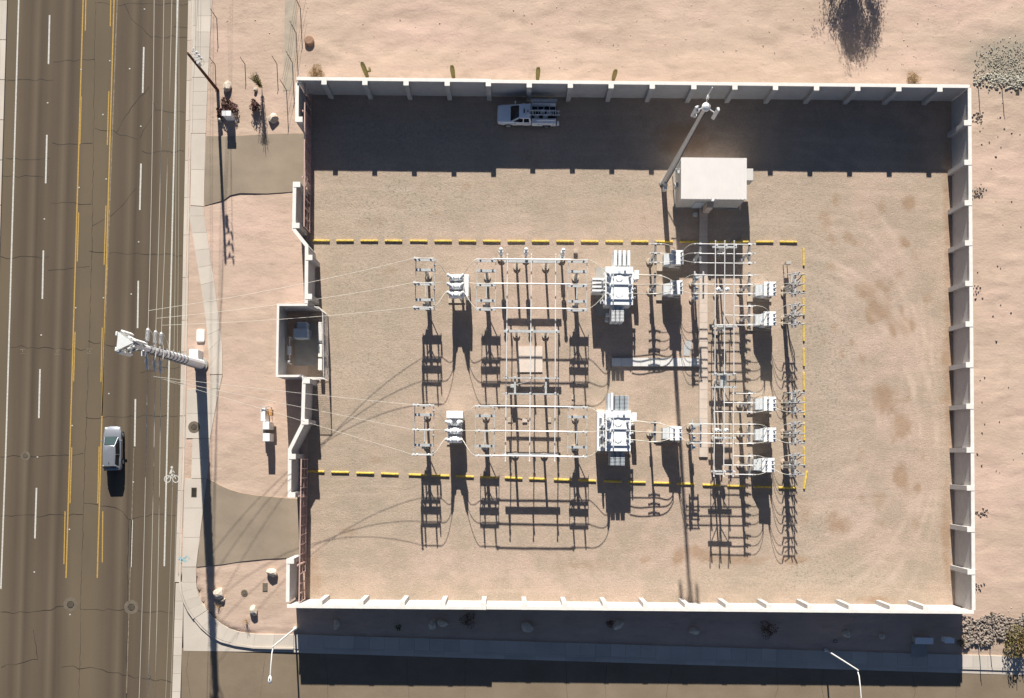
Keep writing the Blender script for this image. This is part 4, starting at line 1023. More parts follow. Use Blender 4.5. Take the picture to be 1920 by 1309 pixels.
def riser(u, v, label):
    z = 3.9; p = at(u, v, z); t = thing('riser_structure', label, 'riser structure', (p.x, p.y, 0), YAW, 'cable riser structures')
    for y in (-.28, .28):
        footing(t, 0, y * 1.0, .26); MB().span((-.08, y - .07, .12), (.08, y + .07, z - .1)).build('column', 'galv', t)
    MB().span((-.09, -1.2, z - .1), (.09, 1.2, z + .05)).build('crossarm', 'galv', t)
    MB().span((-.07, -1.1, 2.7), (.07, 1.1, 2.83)).build('crossarm', 'galv', t)
    for s in (-1, 1): MB().bar((0, s * .3, 2.75), (0, s * 1.05, z - .1), .05).build('diagonal', 'galv', t)
    for y in (.92, 0, -.92):
        MB().span((-.55, y - .04, z + .05), (.62, y + .04, z + .12)).build('arm', 'galv', t)
        insulator(t, (-.5, y, z + .08), (-.6, 0, 1), .42, .09); insulator(t, (.5, y, z + .1), (.7, 0, .75), .45, .09, name='cable_termination')
        insulator(t, (.25, y + .12, z + .12), (.2, .3, 1), .4, .08, name='surge_arrester')
        MB().bar((-.45, y, z + .35), (.1, y + .1, z + .2), .05).build('fuse_holder', 'galv_dark', t)
        MB().tube([(.62, y, z + .1), (.66, y * .8, z - .5), (.3, y * .4, z - 1.4), (.16, y * .3, 1.4), (.14, y * .3, .0)], .045, 6).build('cable', 'dark', t, smooth=60)
    MB().span((.1, -.3, .0), (.2, .3, 1.3)).build('cable_guard', 'galv', t)
    return [Vector((p.x - .75, p.y + y, z + .45)) for y in (.92, 0, -.92)]
def switch_rack(u, v, label):
    z = 3.75; p = at(u, v, z); t = thing('switch_rack', label, 'switch rack', (p.x, p.y, 0), YAW, 'low voltage switch racks')
    for y in (-.8, .8):
        footing(t, 0, y, .3); MB().span((-.09, y - .09, .12), (.09, y + .09, z - .2)).build('column', 'galv', t)
    for x in (-.42, .42): MB().span((x - .07, -1.35, z - .2), (x + .07, 1.35, z - .05)).build('crossarm', 'galv', t)
    for y in (-.8, .8): MB().span((-.5, y - .06, z - .33), (.5, y + .06, z - .202)).build('outrigger', 'galv', t)
    for y in (.92, 0, -.92):
        for x in (-.42, .42): insulator(t, (x, y, z - .05), (0, 0, 1), .4, .1)
        MB().bar((-.55, y, z + .37), (.55, y, z + .37), .1, .05).box((-.42, y, z + .42), (.16, .16, .1)).build('switch_blade', 'alum', t)
        MB().box((-.3, y - .42, z + .02), (.34, .3, .3)).build('sensor_box', 'tank_grey', t, bevel=.03)
    MB().box((.15, -.85, 1.3), (.35, .25, .5)).build('operating_box', 'galv', t); MB().cyl((-.12, -.95, .3), (-.12, -.95, z - .2), .03, n=6).build('operating_rod', 'galv', t)
    MB().bar((-.3, -1.35, z - .1), (-.3, -1.75, z - 1.2), .06).build('handle', 'galv', t)
    return p
def recl_leads(t, W_, E_, wt, et):
    inv = t.matrix_basis.inverted()
    for src, dst, s in ((W_, wt, -1), (E_, et, 1)):
        if dst is None: continue
        for k in range(3):
            a = inv @ src[k]; b = inv @ dst[k]; m = (b - a)
            MB().tube(arc(a, b, a + Vector((m.x * .12, m.y * .35, .55)), b - Vector((m.x * .55, 0, -.12))), .024, 5).build('lead', 'wire', t, smooth=60)
rc_lab = {'a': 'grey white recloser cabinet just below the control house shadow', 'b': 'white recloser cabinet fed from the upper power transformer', 'c': 'white recloser cabinet fed from the lower power transformer'}
ra = recloser(1270, 482, rc_lab['a']); rb = recloser(1269, 538.5, rc_lab['b']); rc = recloser(1268, 812.5, rc_lab['c'])
_, pA = rack(1229, 475, 'bus rack on a post left of the recloser below the control house', 0); _, pB = rack(1313, 475, 'bus rack on a post at the left end of the topmost feeder tubes', -1)
recl_leads(*ra, rack_ends(pA, 1), rack_ends(pB, -1))
pC = switch_rack(1311, 534, 'low voltage switch rack straddling the trench below the topmost feeder tubes'); pD = switch_rack(1306, 813, 'low voltage switch rack straddling the lower end of the trench')
def lv_side(pp, W): return [Vector((pp.x + W - .1, pp.y + y, 3.62)) for y in (.85, 0, -.85)]
_, pE = rack(1228, 534, 'slim support post under the three cables of the upper transformer', 0, z=3.4); _, pF = rack(1228, 811, 'slim support post under the three cables of the lower transformer', 0, z=3.4)
recl_leads(*rb, None, [Vector((pC.x - .55, pC.y + y, 4.12)) for y in (.92, 0, -.92)]); recl_leads(*rc, None, [Vector((pD.x - .55, pD.y + y, 4.12)) for y in (.92, 0, -.92)])
for tp, W, pp, rr, lab in ((t1p, t1W, pE, rb, 'upper'), (t2p, t2W, pF, rc, 'lower')):
    for k in range(3):
        a = lv_side(tp, W)[k]; m = Vector((pp.x, pp.y + (.92, 0, -.92)[k], 3.56)); e = rr[1][k]
        pts = arc(a, m, a + Vector((1.0, .25 if k == 0 else -.1, .1)), m - Vector((1.0, 0, -.05)), 6) + arc(m, e, m + Vector((1.0, 0, .0)), e + Vector((-.5, 0, .55)), 6)[1:]
        tag(MB().tube(pts, .04, 6).build('cable', 'wire', None, smooth=60, origin=a), f'{PN[k]} pale cable from the {lab} transformer to its recloser', 'cable', 'transformer secondary cables')
fe = [(1444, 541, 533, 'topmost'), (1444, 597, 591, 'second'), (1444, 757, 755, 'third'), (1444, 815, 813, 'fourth'), (1441, 872, 872, 'lowest')]
for u, v, vr, nm in fe:
    q = recloser(u, v, f'{nm} white recloser in the right-hand column of five')
    _, pp = rack(1405, vr, f'bus rack on a post left of the {nm} recloser of the right-hand column', 1)
    ends = riser(1491, vr, f'{nm} cable riser structure beside the right-hand row of wheel stops')
    recl_leads(*q, rack_ends(pp, 1), ends)
rack(1405, 475, 'bus rack on a post at the right end of the topmost feeder tubes', 1)

# feeder bus tubes
ZE, ZN = 3.95, 4.45
ew = [(1313, 1409, 457.5, 'topmost'), (1313, 1409, 475.5, 'second'), (1313, 1409, 493, 'third'), (1304, 1411, 516, 'fourth'), (1304, 1411, 533, 'fifth'), (1304, 1411, 550.5, 'sixth'), (1376, 1411, 574, 'seventh'), (1358, 1411, 591, 'eighth'), (1340, 1411, 609, 'ninth'),
      (1374, 1411, 737.5, 'tenth'), (1357, 1411, 755, 'eleventh'), (1339, 1411, 772, 'twelfth'), (1292, 1412, 795, 'thirteenth'), (1290, 1412, 813, 'fourteenth'), (1293, 1412, 831, 'fifteenth'), (1375, 1411, 855, 'sixteenth'), (1357, 1411, 872, 'seventeenth'), (1339, 1411, 889, 'lowest')]
for u0, u1, v, nm in ew:
    bus_tube(at(u0, v, ZE), at(u1, v + 1, ZE), .045, f'{nm} of the short horizontal feeder tubes, counted from the top', group='horizontal feeder tubes')
for i, (u0, u1, u2, u3) in enumerate(((1341.5, 1340.5, 1340.3, 1338.5), (1359, 1358.5, 1358.3, 1356.8), (1376.5, 1376, 1375.7, 1374.5))):
    bus_tube(at(u0, 452, ZN), at(u1, 701, ZN), .045, f'{("left", "middle", "right")[i]} lengthwise feeder tube above the feeder tie switch', group='lengthwise feeder tubes')
    bus_tube(at(u2, 727, ZN), at(u3, 893, ZN), .045, f'{("left", "middle", "right")[i]} lengthwise feeder tube below the feeder tie switch', group='lengthwise feeder tubes')
def t_frame(u, v, label, switch=False):
    z = 3.55; p = at(u, v, z); t = thing('bus_support', label, 'bus support', (p.x, p.y, 0), YAW, 'T-shaped feeder bus supports')
    for x in (-.16, .16): MB().span((x - .07, -.09, .1), (x + .07, .09, z - .1)).build('column', 'galv', t)
    footing(t, 0, 0, .42)
    for y in ((-.62, .62) if switch else (0,)):
        MB().span((-1.2, y - .09, z - .1), (1.2, y + .09, z + .1)).build('beam', 'galv', t)
        for x in (-.92, 0, .92): insulator(t, (x, y, z + .1), (0, 0, 1), .72, .095); MB().box((x, y, ZN - .04), (.15, .15, .1)).build('clamp', 'alum', t)
    if switch:
        MB().span((-.3, -.7, z - .25), (.3, .7, z - .102)).build('saddle', 'galv', t)
        for x in (-.92, 0, .92): MB().bar((x, -.62, ZN), (x, .62, ZN + .02), .07, .05).box((x, .1, ZN + .12), (.14, .3, .14)).build('switch_blade', 'galv_dark', t)
        MB().bar((-1.1, -.1, z + .2), (1.1, .1, z + .2), .06).build('operating_rod', 'galv', t)
    else:
        for s in (-1, 1): MB().bar((s * .2, 0, z - .8), (s * .85, 0, z - .1), .06).build('knee_brace', 'galv', t)
    MB().box((.3, -.14, 1.4), (.3, .2, .45)).build('control_box', 'galv', t)
    return t
t_frame(1358.5, 463.5, 'T-shaped feeder bus support at the top of the feeder bus'); t_frame(1358, 612, 'T-shaped feeder bus support above the feeder tie switch')
t_frame(1357, 714, 'feeder tie switch with six insulators in the middle of the feeder bus', True); t_frame(1356, 821, 'T-shaped feeder bus support beside the lower end of the trench'); t_frame(1356, 884, 'T-shaped feeder bus support at the bottom of the feeder bus')
def pot(u, v, label):
    t = thing('voltage_transformer', label, 'voltage transformer', at(u, v), YAW, 'small voltage transformers on posts')
    footing(t, 0, 0, .3); MB().span((-.09, -.09, .1), (.09, .09, 2.7)).build('post', 'galv', t); MB().span((-.6, -.1, 2.7), (.6, .1, 2.85)).build('crossarm', 'galv', t)
    for x in (-.45, .45):
        MB().lathe([(.2, 2.85), (.22, 2.9), (.22, 3.2), (.15, 3.28)], (x, 0, 0), n=12).build('tank', 'tank', t, smooth=40); insulator(t, (x, 0, 3.28), (0, 0, 1), .4, .09, 'porcelain_white', name='bushing')
pot(1342, 553, 'pair of small white transformers on a post under the feeder tubes, top one'); pot(1340, 808, 'pair of small white transformers on a post under the feeder tubes, lower one')

# ------------------------------------------------------------------ cable trenches, pads, small boxes
def trench(label, p0, p1, w, n, mat, z):
    a = at(*p0); b = at(*p1); d = b - a; L = d.length
    t = thing('cable_trench', label, 'cable trench', a, math.atan2(d.y, d.x))
    MB().span((0, -w / 2 - .05, -.4), (L, w / 2 + .05, z - .06)).build('trench_wall', 'pad_grey', t)
    me = MB().span((0, -w / 2, 0), (L / n - .02, w / 2, .06)).mesh('trench_cover', mat)
    for i in range(n): inst('trench_cover', me, t, (i * L / n + .01, 0, z - .058 + random.uniform(0, .006)))
trench('long cable trench with beige cover slabs beside the feeder bus', (1318.5, 391), (1318.5, 857), .82, 26, 'trench', .16); trench('short grey cable trench between the two transformers', (1146.5, 679.5), (1310, 679.5), .82, 9, 'trench_grey', .20)
tag(MB().span((-1.3, -1.3, -.2), (1.28, 1.32, .10))  .build('concrete_pad', 'pad_pale', origin=(0, 0, 0)), 'bare square concrete pad in the middle of the yard', 'pad')
bpy.data.objects['concrete_pad'].location = at(993.5, 674)
def lid_box(u, v, w, d, h, mat, label, cat='box', name='handhole_box'):
    t = thing(name, label, cat, at(u, v), YAW); MB().span((-w / 2, -d / 2, -.2), (w / 2, d / 2, h)).build('housing', mat, t, bevel=.015); MB().span((-w / 2 + .04, -d / 2 + .04, h), (w / 2 - .04, d / 2 - .04, h + .02)).build('lid', mat, t); return t
lid_box(957, 788, .5, .5, .06, 'pad', 'leftmost of three small ground lids left of the lower transformer'); lid_box(984, 788, .5, .5, .12, 'trench', 'middle one of three small ground lids inside the bus'); lid_box(1029.5, 788, .45, .5, .06, 'pad', 'rightmost of three small ground lids inside the bus')
lid_box(1079, 472, .42, .4, .25, 'pad', 'small pale pull box right of the post-mounted instrument transformers'); lid_box(1075, 745, .35, .5, .08, 'pad', 'small ground lid left of the lower transformer radiators')
t = thing('pedestal_box', 'small box on two legs below the top right wheel stops', 'box', at(1472, 497), YAW); MB().span((-.25, -.15, .7), (.25, .15, 1.25)).build('housing', 'box_tan', t)
for x in (-.2, .2): MB().span((x - .04, -.04, -.1), (x + .04, .04, .7)).build('leg', 'galv', t)
tag(MB().prism([(-.35, -.75), (.25, -.8), (.5, .5), (.4, .8), (-.1, .75), (-.3, .2)], -.1, .03).build('sheet_panel', 'galv'), 'loose pale sheet panel lying above the short grey trench', 'panel')
bpy.data.objects['sheet_panel'].location = at(1288, 653)

# ------------------------------------------------------------------ control house
rw = [at(u, v, 3.45) for u, v in ((1277, 295.5), (1400, 296.5), (1400, 373.5), (1277, 372.5))]
cen = sum(rw, Vector()) / 4; bw = (rw[1] - rw[0]).length; bd = (rw[0] - rw[3]).length
t = thing('control_house', 'small flat roofed control house with a pale ribbed metal roof', 'building', (cen.x, cen.y, 0), YAW)
MB().span((-bw / 2 - .1, -bd / 2 - .1, -.3), (bw / 2 + .1, bd / 2 + .1, .1)).build('foundation', 'pad_grey', t)
wl_ = MB().span((-bw / 2 + .06, -bd / 2 + .06, .1), (bw / 2 - .06, bd / 2 - .06, 3.3)).build('wall', 'siding', t)
for k in range(14):
    y = -bd / 2 + .2 + k * (bd - .4) / 13
    MB().span((-bw / 2 + .03, y - .05, .12), (-bw / 2 + .058, y + .05, 3.28)).build('wall_rib', 'siding', wl_)
for k in range(20):
    x = -bw / 2 + .2 + k * (bw - .4) / 19; MB().span((x - .05, -bd / 2 + .03, .12), (x + .05, -bd / 2 + .058, 3.28)).build('wall_rib', 'siding', wl_)
rf = MB().prism([(-bw / 2, -bd / 2), (bw / 2, -bd / 2), (bw / 2, bd / 2), (-bw / 2, bd / 2)], 3.3, lambda x, y: 3.46 + .03 * (y / bd)).build('roof', 'roof', t)
nr = 16
rib = MB().span((-.03, -bd / 2 + .02, 0), (.03, bd / 2 - .02, .035)).mesh('roof_rib', 'roof')
for k in range(nr): inst('roof_rib', rib, rf, (-bw / 2 + (k + .5) * bw / nr, 0, 3.472))
MB().span((-bw / 2 - .02, -bd / 2 - .03, 3.26), (bw / 2 + .02, -bd / 2 - .002, 3.45)).build('fascia', 'roof', rf)
ac = MB().span((bw / 2 + .06, -.05 + .1, 1.2), (bw / 2 + .85, 1.25, 2.7)).build('air_conditioner', 'siding', t, bevel=.03)
for k in range(6): MB().span((bw / 2 + .852, .15, 1.35 + k * .2), (bw / 2 + .87, 1.15, 1.45 + k * .2)).build('grille_slat', 'tank_grey', ac)
MB().span((-1.55, -bd / 2 - .04, .1), (-.6, -bd / 2 + .02, 2.2)).build('door', 'tank_grey', t)
MB().box((-.68, -bd / 2 - .07, 1.1), (.12, .05, .05)).build('door_handle', 'galv_dark', t)
MB().span((-.42, -bd / 2 - .55, .0), (.22, -bd / 2 + .02, 2.3)).build('cable_duct', 'trench', t, bevel=.02)
MB().box((-.1, -bd / 2 - .1, 3.35), (.26, .2, .22)).build('floodlight', 'white_box', t); MB().box((-1.2, -bd / 2 - .75, .25), (.4, .35, .5)).build('outdoor_unit', 'galv', t)
MB().box((-bw / 2 - .14, -bd / 2 + 1.9, 1.3), (.4, .5, .7)).build('meter_box', 'siding', t); MB().box((-bw / 2 - .1, bd / 2 - 1.1, 2.2), (.3, .3, .5)).build('antenna_bracket', 'galv', t)
MB().cyl((-bw / 2 - .25, bd / 2 - .6, .1), (-bw / 2 - .25, bd / 2 - .6, 4.6), .045, n=6).bar((-bw / 2 - .75, bd / 2 - 1.0, 3.0), (-bw / 2 + .2, bd / 2 - 1.0, 3.0), .06).build('antenna_mast', 'galv', t)

# ------------------------------------------------------------------ communication monopole by the control house
t = thing('antenna_mast', 'tall grey monopole with three antenna arms beside the control house', 'antenna mast', at(1244, 343), 0)
zt = 20.4
MB().lathe([(.42, -.1), (.42, .12), (.36, .14)], n=12).build('base_flange', 'pad_grey', t)
MB().cyl((0, 0, .1), (0, 0, zt), .27, .15, 12).build('pole', 'galv', t, smooth=40)
MB().lathe([(.16, zt - .2), (.34, zt - .15), (.34, zt + .1), (.2, zt + .25), (.05, zt + .3)], n=12).build('top_collar', 'tank', t)
for k, a in enumerate((80, 200, 325)):
    d = Vector((math.cos(R(a)), math.sin(R(a)), 0)); n = Vector((-d.y, d.x, 0))
    ar = MB().cyl((0, 0, zt), d * .85 + Vector((0, 0, zt)), .06, n=6).build('antenna_arm', 'galv', t)
    q = d * .95
    if k: 
        MB().box((q.x, q.y, zt - .1), (.28, .2, 1.9), rz=R(a)).build('panel_antenna', 'radome', t, bevel=.05); MB().cyl((q.x * .86, q.y * .86, zt - 1.0), (q.x * .86, q.y * .86, zt + .95), .04, n=6).build('antenna_pipe', 'galv', t)
        for z in (-.6, .4): MB().box((q.x * .93 + n.x * .2, q.y * .93 + n.y * .2, zt + z), (.2, .18, .4)).build('radio_unit', 'radome', t)
    else:
        MB().cyl((q.x, q.y, zt - .5), (q.x, q.y, zt + 1.6), .05, n=6).build('whip_antenna', 'radome', t); MB().box((q.x * .8, q.y * .8, zt + .1), (.2, .2, .5)).build('radio_unit', 'radome', t)
MB().tube([(.12, -.3, .1), (.16, -.34, 3), (.12, -.2, 12), (.1, -.16, zt)], .05, 5).build('cable_run', 'dark', t)
MB().box((.05, -.75, .45), (.36, .36, .9)).build('equipment_box', 'tank', t, bevel=.02)
MB().box((.05, -.35, .8), (.28, .28, .5)).build('equipment_box', 'white_box', t, bevel=.02); MB().bar((.1, -.5, 1.0), (.9, .9, 2.6), .06).build('cable_bridge', 'galv', t)

# ------------------------------------------------------------------ steel transmission pole with antennas
PB = at(377, 683)
t = thing('transmission_pole', 'tall steel transmission pole topped with panel antennas beside the road', 'pole', PB, 0)
ZP = 15.8
MB().lathe([(.72, -.2), (.72, .12), (.6, .14)], n=16).build('foundation', 'pad_grey', t)
pole = MB().cyl((0, 0, .1), (0, 0, ZP), .50, .27, 12).build('pole', 'pole_steel', t, smooth=20)
rp = lambda z: .50 - .23 * z / ZP
for k in range(11):
    z = 4.8 + k * .86; r = rp(z)
    MB().lathe([(r + .005, z), (r + .05, z + .02), (r + .05, z + .10), (r + .005, z + .12)], n=14).build('cable_band', 'galv_dark', pole)
for a in (200, 235, 275): 
    d = Vector((math.cos(R(a)), math.sin(R(a)), 0))
    MB().tube([d * (rp(z) + .07) + Vector((0, 0, z)) for z in (.3, 4, 8, 12, ZP - .2)], .055, 5).build('coax_cable', 'galv_dark', pole)
for k in range(14):
    z = 4.6 + k * .75; s = -1 if k % 2 else 1; r = rp(z)
    MB().cyl((0, s * r, z), (0, s * (r + .22), z), .025, n=5).build('step_bolt', 'galv', pole)
# antenna head: three faces, triangular top plate
zh = 18.6
MB().cyl((0, 0, ZP), (0, 0, zh), .14, n=8).build('head_mast', 'galv_dark', t)
tri = [Vector((math.cos(R(a)), math.sin(R(a)), 0)) for a in (115, 235, 355)]
MB().prism([(v * .88)[:2] for v in tri], zh - .04, zh + .02).build('top_plate', 'radome', t)
MB().prism([(v * .95)[:2] for v in tri], ZP + .35, ZP + .42).build('platform', 'galv_dark', t)
for i in range(3):
    a, b = tri[i] * .95, tri[(i + 1) % 3] * .95; mid = (a + b) / 2; ang = math.atan2(mid.y, mid.x)
    for z in (ZP + .6, zh - .35): MB().bar(a * .98 + Vector((0, 0, z)), b * .98 + Vector((0, 0, z)), .07).build('face_rail', 'galv', t)
    for f, Lp in ((.12, 2.3), (.88, 1.9)):
        q = a.lerp(b, f) + mid.normalized() * .16
        MB().box((q.x, q.y, zh - 1.25), (.17, .36, Lp), rz=ang).build('panel_antenna', 'radome', t, bevel=.05)
    q = mid * 1.05; MB().box((q.x, q.y, zh - .9), (.2, .3, .7), rz=ang).build('radio_unit', 'radome', t, bevel=.03)
MB().box((.75, -.7, ZP + .4), (.3, .42, .3)).cyl((.75, -.7, ZP - .1), (.15, -.15, ZP - .6), .05, n=6).build('dish_antenna', 'radome', t)
# dead-end strings north and south
pend = {}
for k, z in enumerate((13.7, 12.0, 10.7)):
    for s, nm in ((1, 'n'), (-1, 's')):
        y0 = s * (rp(z) + .05); x0 = -.12 * k
        MB().bar((0, s * rp(z) * .9, z), (x0 * .3, y0 + s * .3, z - .03), .09).build('string_bracket', 'galv', t)
        insulator(t, (0, y0 + s * .3, z - .03), (0, s, -.12), 1.15, .21, 'porcelain_white', name='insulator_string')
        tip = Vector((0, y0 + s * 1.5, z - .2)); pend[(k, nm)] = PB + tip
    MB().tube(arc((0, pend[(k, 'n')].y - PB.y, z - .2), (0, pend[(k, 's')].y - PB.y, z - .2), (.55, .9, z - 1.3), (.55, -.9, z - 1.3), 8), .035, 5).build('jumper_loop', 'wire', t, smooth=60)
    MB().bar((0, .1, z - .3), (-.5, -1.1, z - .75), .05).build('stand_off', 'galv', t)
t2 = thing('equipment_cabinet', 'white equipment cabinet standing against the steel pole foot', 'cabinet', at(373, 668), 0)
MB().span((-.42, -.5, -.1), (.42, .5, 1.5)).build('housing', 'white_box', t2, bevel=.03); MB().span((-.45, -.53, 1.5), (.45, .53, 1.56)).build('lid', 'white_box', t2, bevel=.02); MB().span((-.434, -.35, .2), (-.422, .35, 1.35)).build('cabinet_door', 'white_box', t2)
t2 = thing('vault_lid', 'flat white rounded vault lid in the strip above the steel pole', 'vault', at(376.5, 629.5), 0)
b = MB(); pr = [(.42 * math.copysign(abs(math.cos(a)) ** .35, math.cos(a)), .66 * math.copysign(abs(math.sin(a)) ** .35, math.sin(a))) for a in [i * math.pi / 12 + .13 for i in range(24)]]
b.prism(pr, -.15, .1).build('frame', 'coping', t2); MB().prism([(x * .88, y * .9) for x, y in pr], .1, .125).build('lid', 'coping', t2)

# ------------------------------------------------------------------ wires
def wire(p0, p1, sag, r, label, mat='wire', group=None, n=16):
    o = MB().tube(catenary(p0, p1, sag, n), r, 5).build('overhead_wire', mat, None, smooth=80, origin=Vector(p0)); tag(o, label, 'wire', group); return o
ln = ('left', 'middle', 'right')
for k, (un, us) in enumerate(((290, 262), (311, 281), (329, 290))):
    far = at(un, -420, 14.3 - k * 1.0); wire(pend[(k, 'n')], far, .5, .024, f'{ln[k]} line wire running up the road from the steel pole', group='line wires over the road', n=24)
    far = at((249, 266, 281)[k], 1600, 13.7 - k * 1.2); wire(pend[(k, 's')], far, .4, .022, f'{ln[k]} line wire running down the road from the steel pole', group='line wires over the road', n=24)
wire(PB + Vector((.3, .4, 8.2)), at(328, -420, 8.6), .5, .014, 'thin communication cable running up the road from the steel pole', group='line wires over the road', n=20)
wire(PB + Vector((.3, .4, 7.4)), at(330, -420, 7.8), .6, .012, 'thinner lower cable running up the road from the steel pole', group='line wires over the road', n=20)
wire(PB + Vector((.3, -.4, 8.0)), at(302, 1500, 8.2), .5, .012, 'thin communication cable running down the road from the steel pole', group='line wires over the road', n=20)
wire(PB + Vector((.35, -.4, 7.2)), at(312, 1500, 7.6), .5, .012, 'thinner lower cable running down the road from the steel pole', group='line wires over the road', n=20)
for k in range(3):
    a = pend[(k, 'n')] + Vector((0, .6 + .45 * (2 - k), -.02)); wire(a, phase_pt('ul', k, -1.0), 1.5, .018, f'{PN[k]} wire dropping from the steel pole to the upper switch stand', group='drop wires into the yard')
    a = pend[(k, 's')] + Vector((.05, -.5, -.05)); wire(a, phase_pt('ll', k, -1.0), 1.5, .017, f'{PN[k]} wire dropping from the steel pole to the lower switch stand', group='drop wires into the yard')

# ------------------------------------------------------------------ wooden pole
wp = at(408, 169)
t = thing('utility_pole', 'brown wooden utility pole with insulators at the top of the verge', 'utility pole', wp, 0)
MB().cyl((0, 0, -.3), (0, 0, 8.6), .17, .12, 10).build('pole', 'wood_pole', t, smooth=40)
for k, z in enumerate((8.35, 7.7, 7.1)):
    for s in (1,):
        MB().bar((.08, .03, z), (.75, .12, z - .05), .07).build('bracket', 'galv', t); insulator(t, (.75, .12, z - .03), (0.2, 0, 1), .38, .11, 'porcelain_white'); insulator(t, (.35, .25, z), (.3, 1, .1), .45, .09, 'porcelain_white')
        MB().tube(arc((.75, .12, z + .3), (.2, -.2, z - .9), (1.2, .1, z + .1), (.9, -.4, z - .8), 6), .015, 4).build('jumper_loop', 'galv', t)
MB().cyl((.32, -.05, 6.2), (.32, -.05, 6.75), .16, n=10).build('pole_cutout', 'galv', t)
for i in range(3):
    wire(wp + Vector((.75, .15, 8.65 - i * .62)), at(352 + i * 9 + 2, -420, 9.0 - i * .5), .5, .011, f'{ln[i]} thin wire leaving the wooden pole up the road', mat='galv_dark', group='thin wires of the wooden pole')

# ------------------------------------------------------------------ street lights
def street_light(u, v, label, z0, dx):
    t = thing('street_light', label, 'street light', tuple(at(u, v)[:2]) + (z0,), 0, 'street lights of the side street')
    MB().lathe([(.2, -.1), (.2, .2), (.11, .3)], n=10).build('base', 'galv', t); MB().cyl((0, 0, .2), (0, 0, 8.6), .095, .06, 10).build('pole', 'alum', t, smooth=40)
    MB().tube([(0, 0, 8.35), (dx * .02, -.5, 8.75), (dx * .06, -1.6, 8.95), (dx * .1, -2.6, 9.0)], .05, 6).build('arm', 'alum', t, smooth=60)
    hd = MB().lathe([(.06, 0), (.14, .12), (.19, .4), (.17, .62), (.05, .74)], (dx * .1, -2.5, 9.0), (0.02 * dx, -1, .03), 12); hd.build('lamp_head', 'white_box', t, smooth=50)
    MB().box((dx * .1, -2.95, 8.9), (.2, .4, .06)).build('lamp_lens', 'glass_teal', t); MB().cyl((dx * .1, -2.75, 9.15), (dx * .1, -2.75, 9.28), .05, n=8).build('photocell', 'dark', t)
street_light(553, 1179, 'white street light standing at the lower left wall corner', -.1, -1); street_light(1549, 1219, 'white street light standing by the pavement at lower right', -.15, 1)

# ------------------------------------------------------------------ recess with cabinet, slab, pipework and mesh fence
tag(MB().span((-1.35, -2.12, -.2), (1.35, 2.12, .08)).build('concrete_slab', 'pad_grey'), 'grey concrete slab in the walled recess', 'slab'); bpy.data.objects['concrete_slab'].location = at(577.5, 647)
t = thing('metering_cabinet', 'blue grey cabinet on the slab in the walled recess', 'cabinet', at(571, 628), 0)
MB().span((-.72, -.55, .08), (.72, .42, 1.75)).build('housing', 'tank_grey', t, bevel=.06); MB().span((-.5, .42, .08), (.55, 1.15, 1.35)).build('rear_housing', 'tank_grey', t, bevel=.12); MB().span((-.6, -.565, .3), (.6, -.552, 1.6)).build('cabinet_door', 'tank_grey', t); MB().box((.1, .3, 1.78), (.5, .06, .06)).build('lifting_bar', 'galv', t)
t = thing('pipe_assembly', 'white pipework with valves against the recess wall', 'pipework', at(546, 655), 0)
MB().cyl((0, -1.5, .7), (0, 1.2, .7), .07, n=8).build('pipe', 'white_box', t); MB().box((.0, -.2, .75), (.34, .9, .3)).build('valve', 'white_box', t, bevel=.04)
for y in (-1.5, 1.2): MB().cyl((0, y, -.1), (0, y, .77), .07, n=8).build('riser_pipe', 'white_box', t)
MB().cyl((-.15, -1.35, .95), (.15, -1.35, .95), .14, n=10).build('handwheel', 'galv', t); MB().bar((0, .9, .7), (.9, .9, .7), .06).build('branch_pipe', 'galv', t)
def mesh_fence(label, pts, h, name='mesh_fence', post_mat='galv', wires=.09, step=2.0):
    P = [Vector((*p[:2], 0)) for p in pts]; o = P[0]; t = thing(name, label, 'fence', o)
    for i, (a, b) in enumerate(zip(P[:-1], P[1:])):
        a = a - o; b = b - o; L = (b - a).length; n = max(1, round(L / step))
        for k in range(n + (1 if i == len(P) - 2 else 0)):
            q = a.lerp(b, k / n); MB().cyl(q + Vector((0, 0, -.2)), q + Vector((0, 0, h + .05)), .04, n=6).build('fence_post', post_mat, t)
        MB().cyl(a + Vector((0, 0, h)), b + Vector((0, 0, h)), .03, n=6).build('top_rail', post_mat, t); MB().cyl(a + Vector((0, 0, .12)), b + Vector((0, 0, .12)), .025, n=6).build('bottom_rail', post_mat, t)
        if wires:
            m = MB(); d = (b - a).normalized(); k = wires
            while k < L - .05: m.bar(a + d * k + Vector((0, 0, .12)), a + d * k + Vector((0, 0, h)), .007); k += wires
            z = .12 + wires
            while z < h - .05: m.bar(a + Vector((0, 0, z)), b + Vector((0, 0, z)), .007); z += wires
            mo = m.build('fence_mesh', post_mat, t); mo['kind'] = 'stuff'
    return t
mesh_fence('pale wire mesh fence closing the walled recess from the yard', [at(585, 583), at(607, 583.5), at(615, 592), at(617, 712), at(584, 712)], 2.7, post_mat='coping')
t = thing('conduit_rack', 'pale cabinet row on the sunlit edge of the recess slab', 'cabinet', at(604, 660), 0)
for y, l in ((1.9, 2.1), (.05, 1.35), (-1.35, 1.2)): MB().span((-.16, y - l / 2, .05), (.22, y + l / 2 - .06, 1.15)).build('housing', 'coping', t, bevel=.02)
MB().tube([(.3, 1.2, .1), (.55, 1.1, .9), (.55, -.6, .9), (.3, -.7, .1)], .035, 6).build('conduit', 'galv_dark', t)

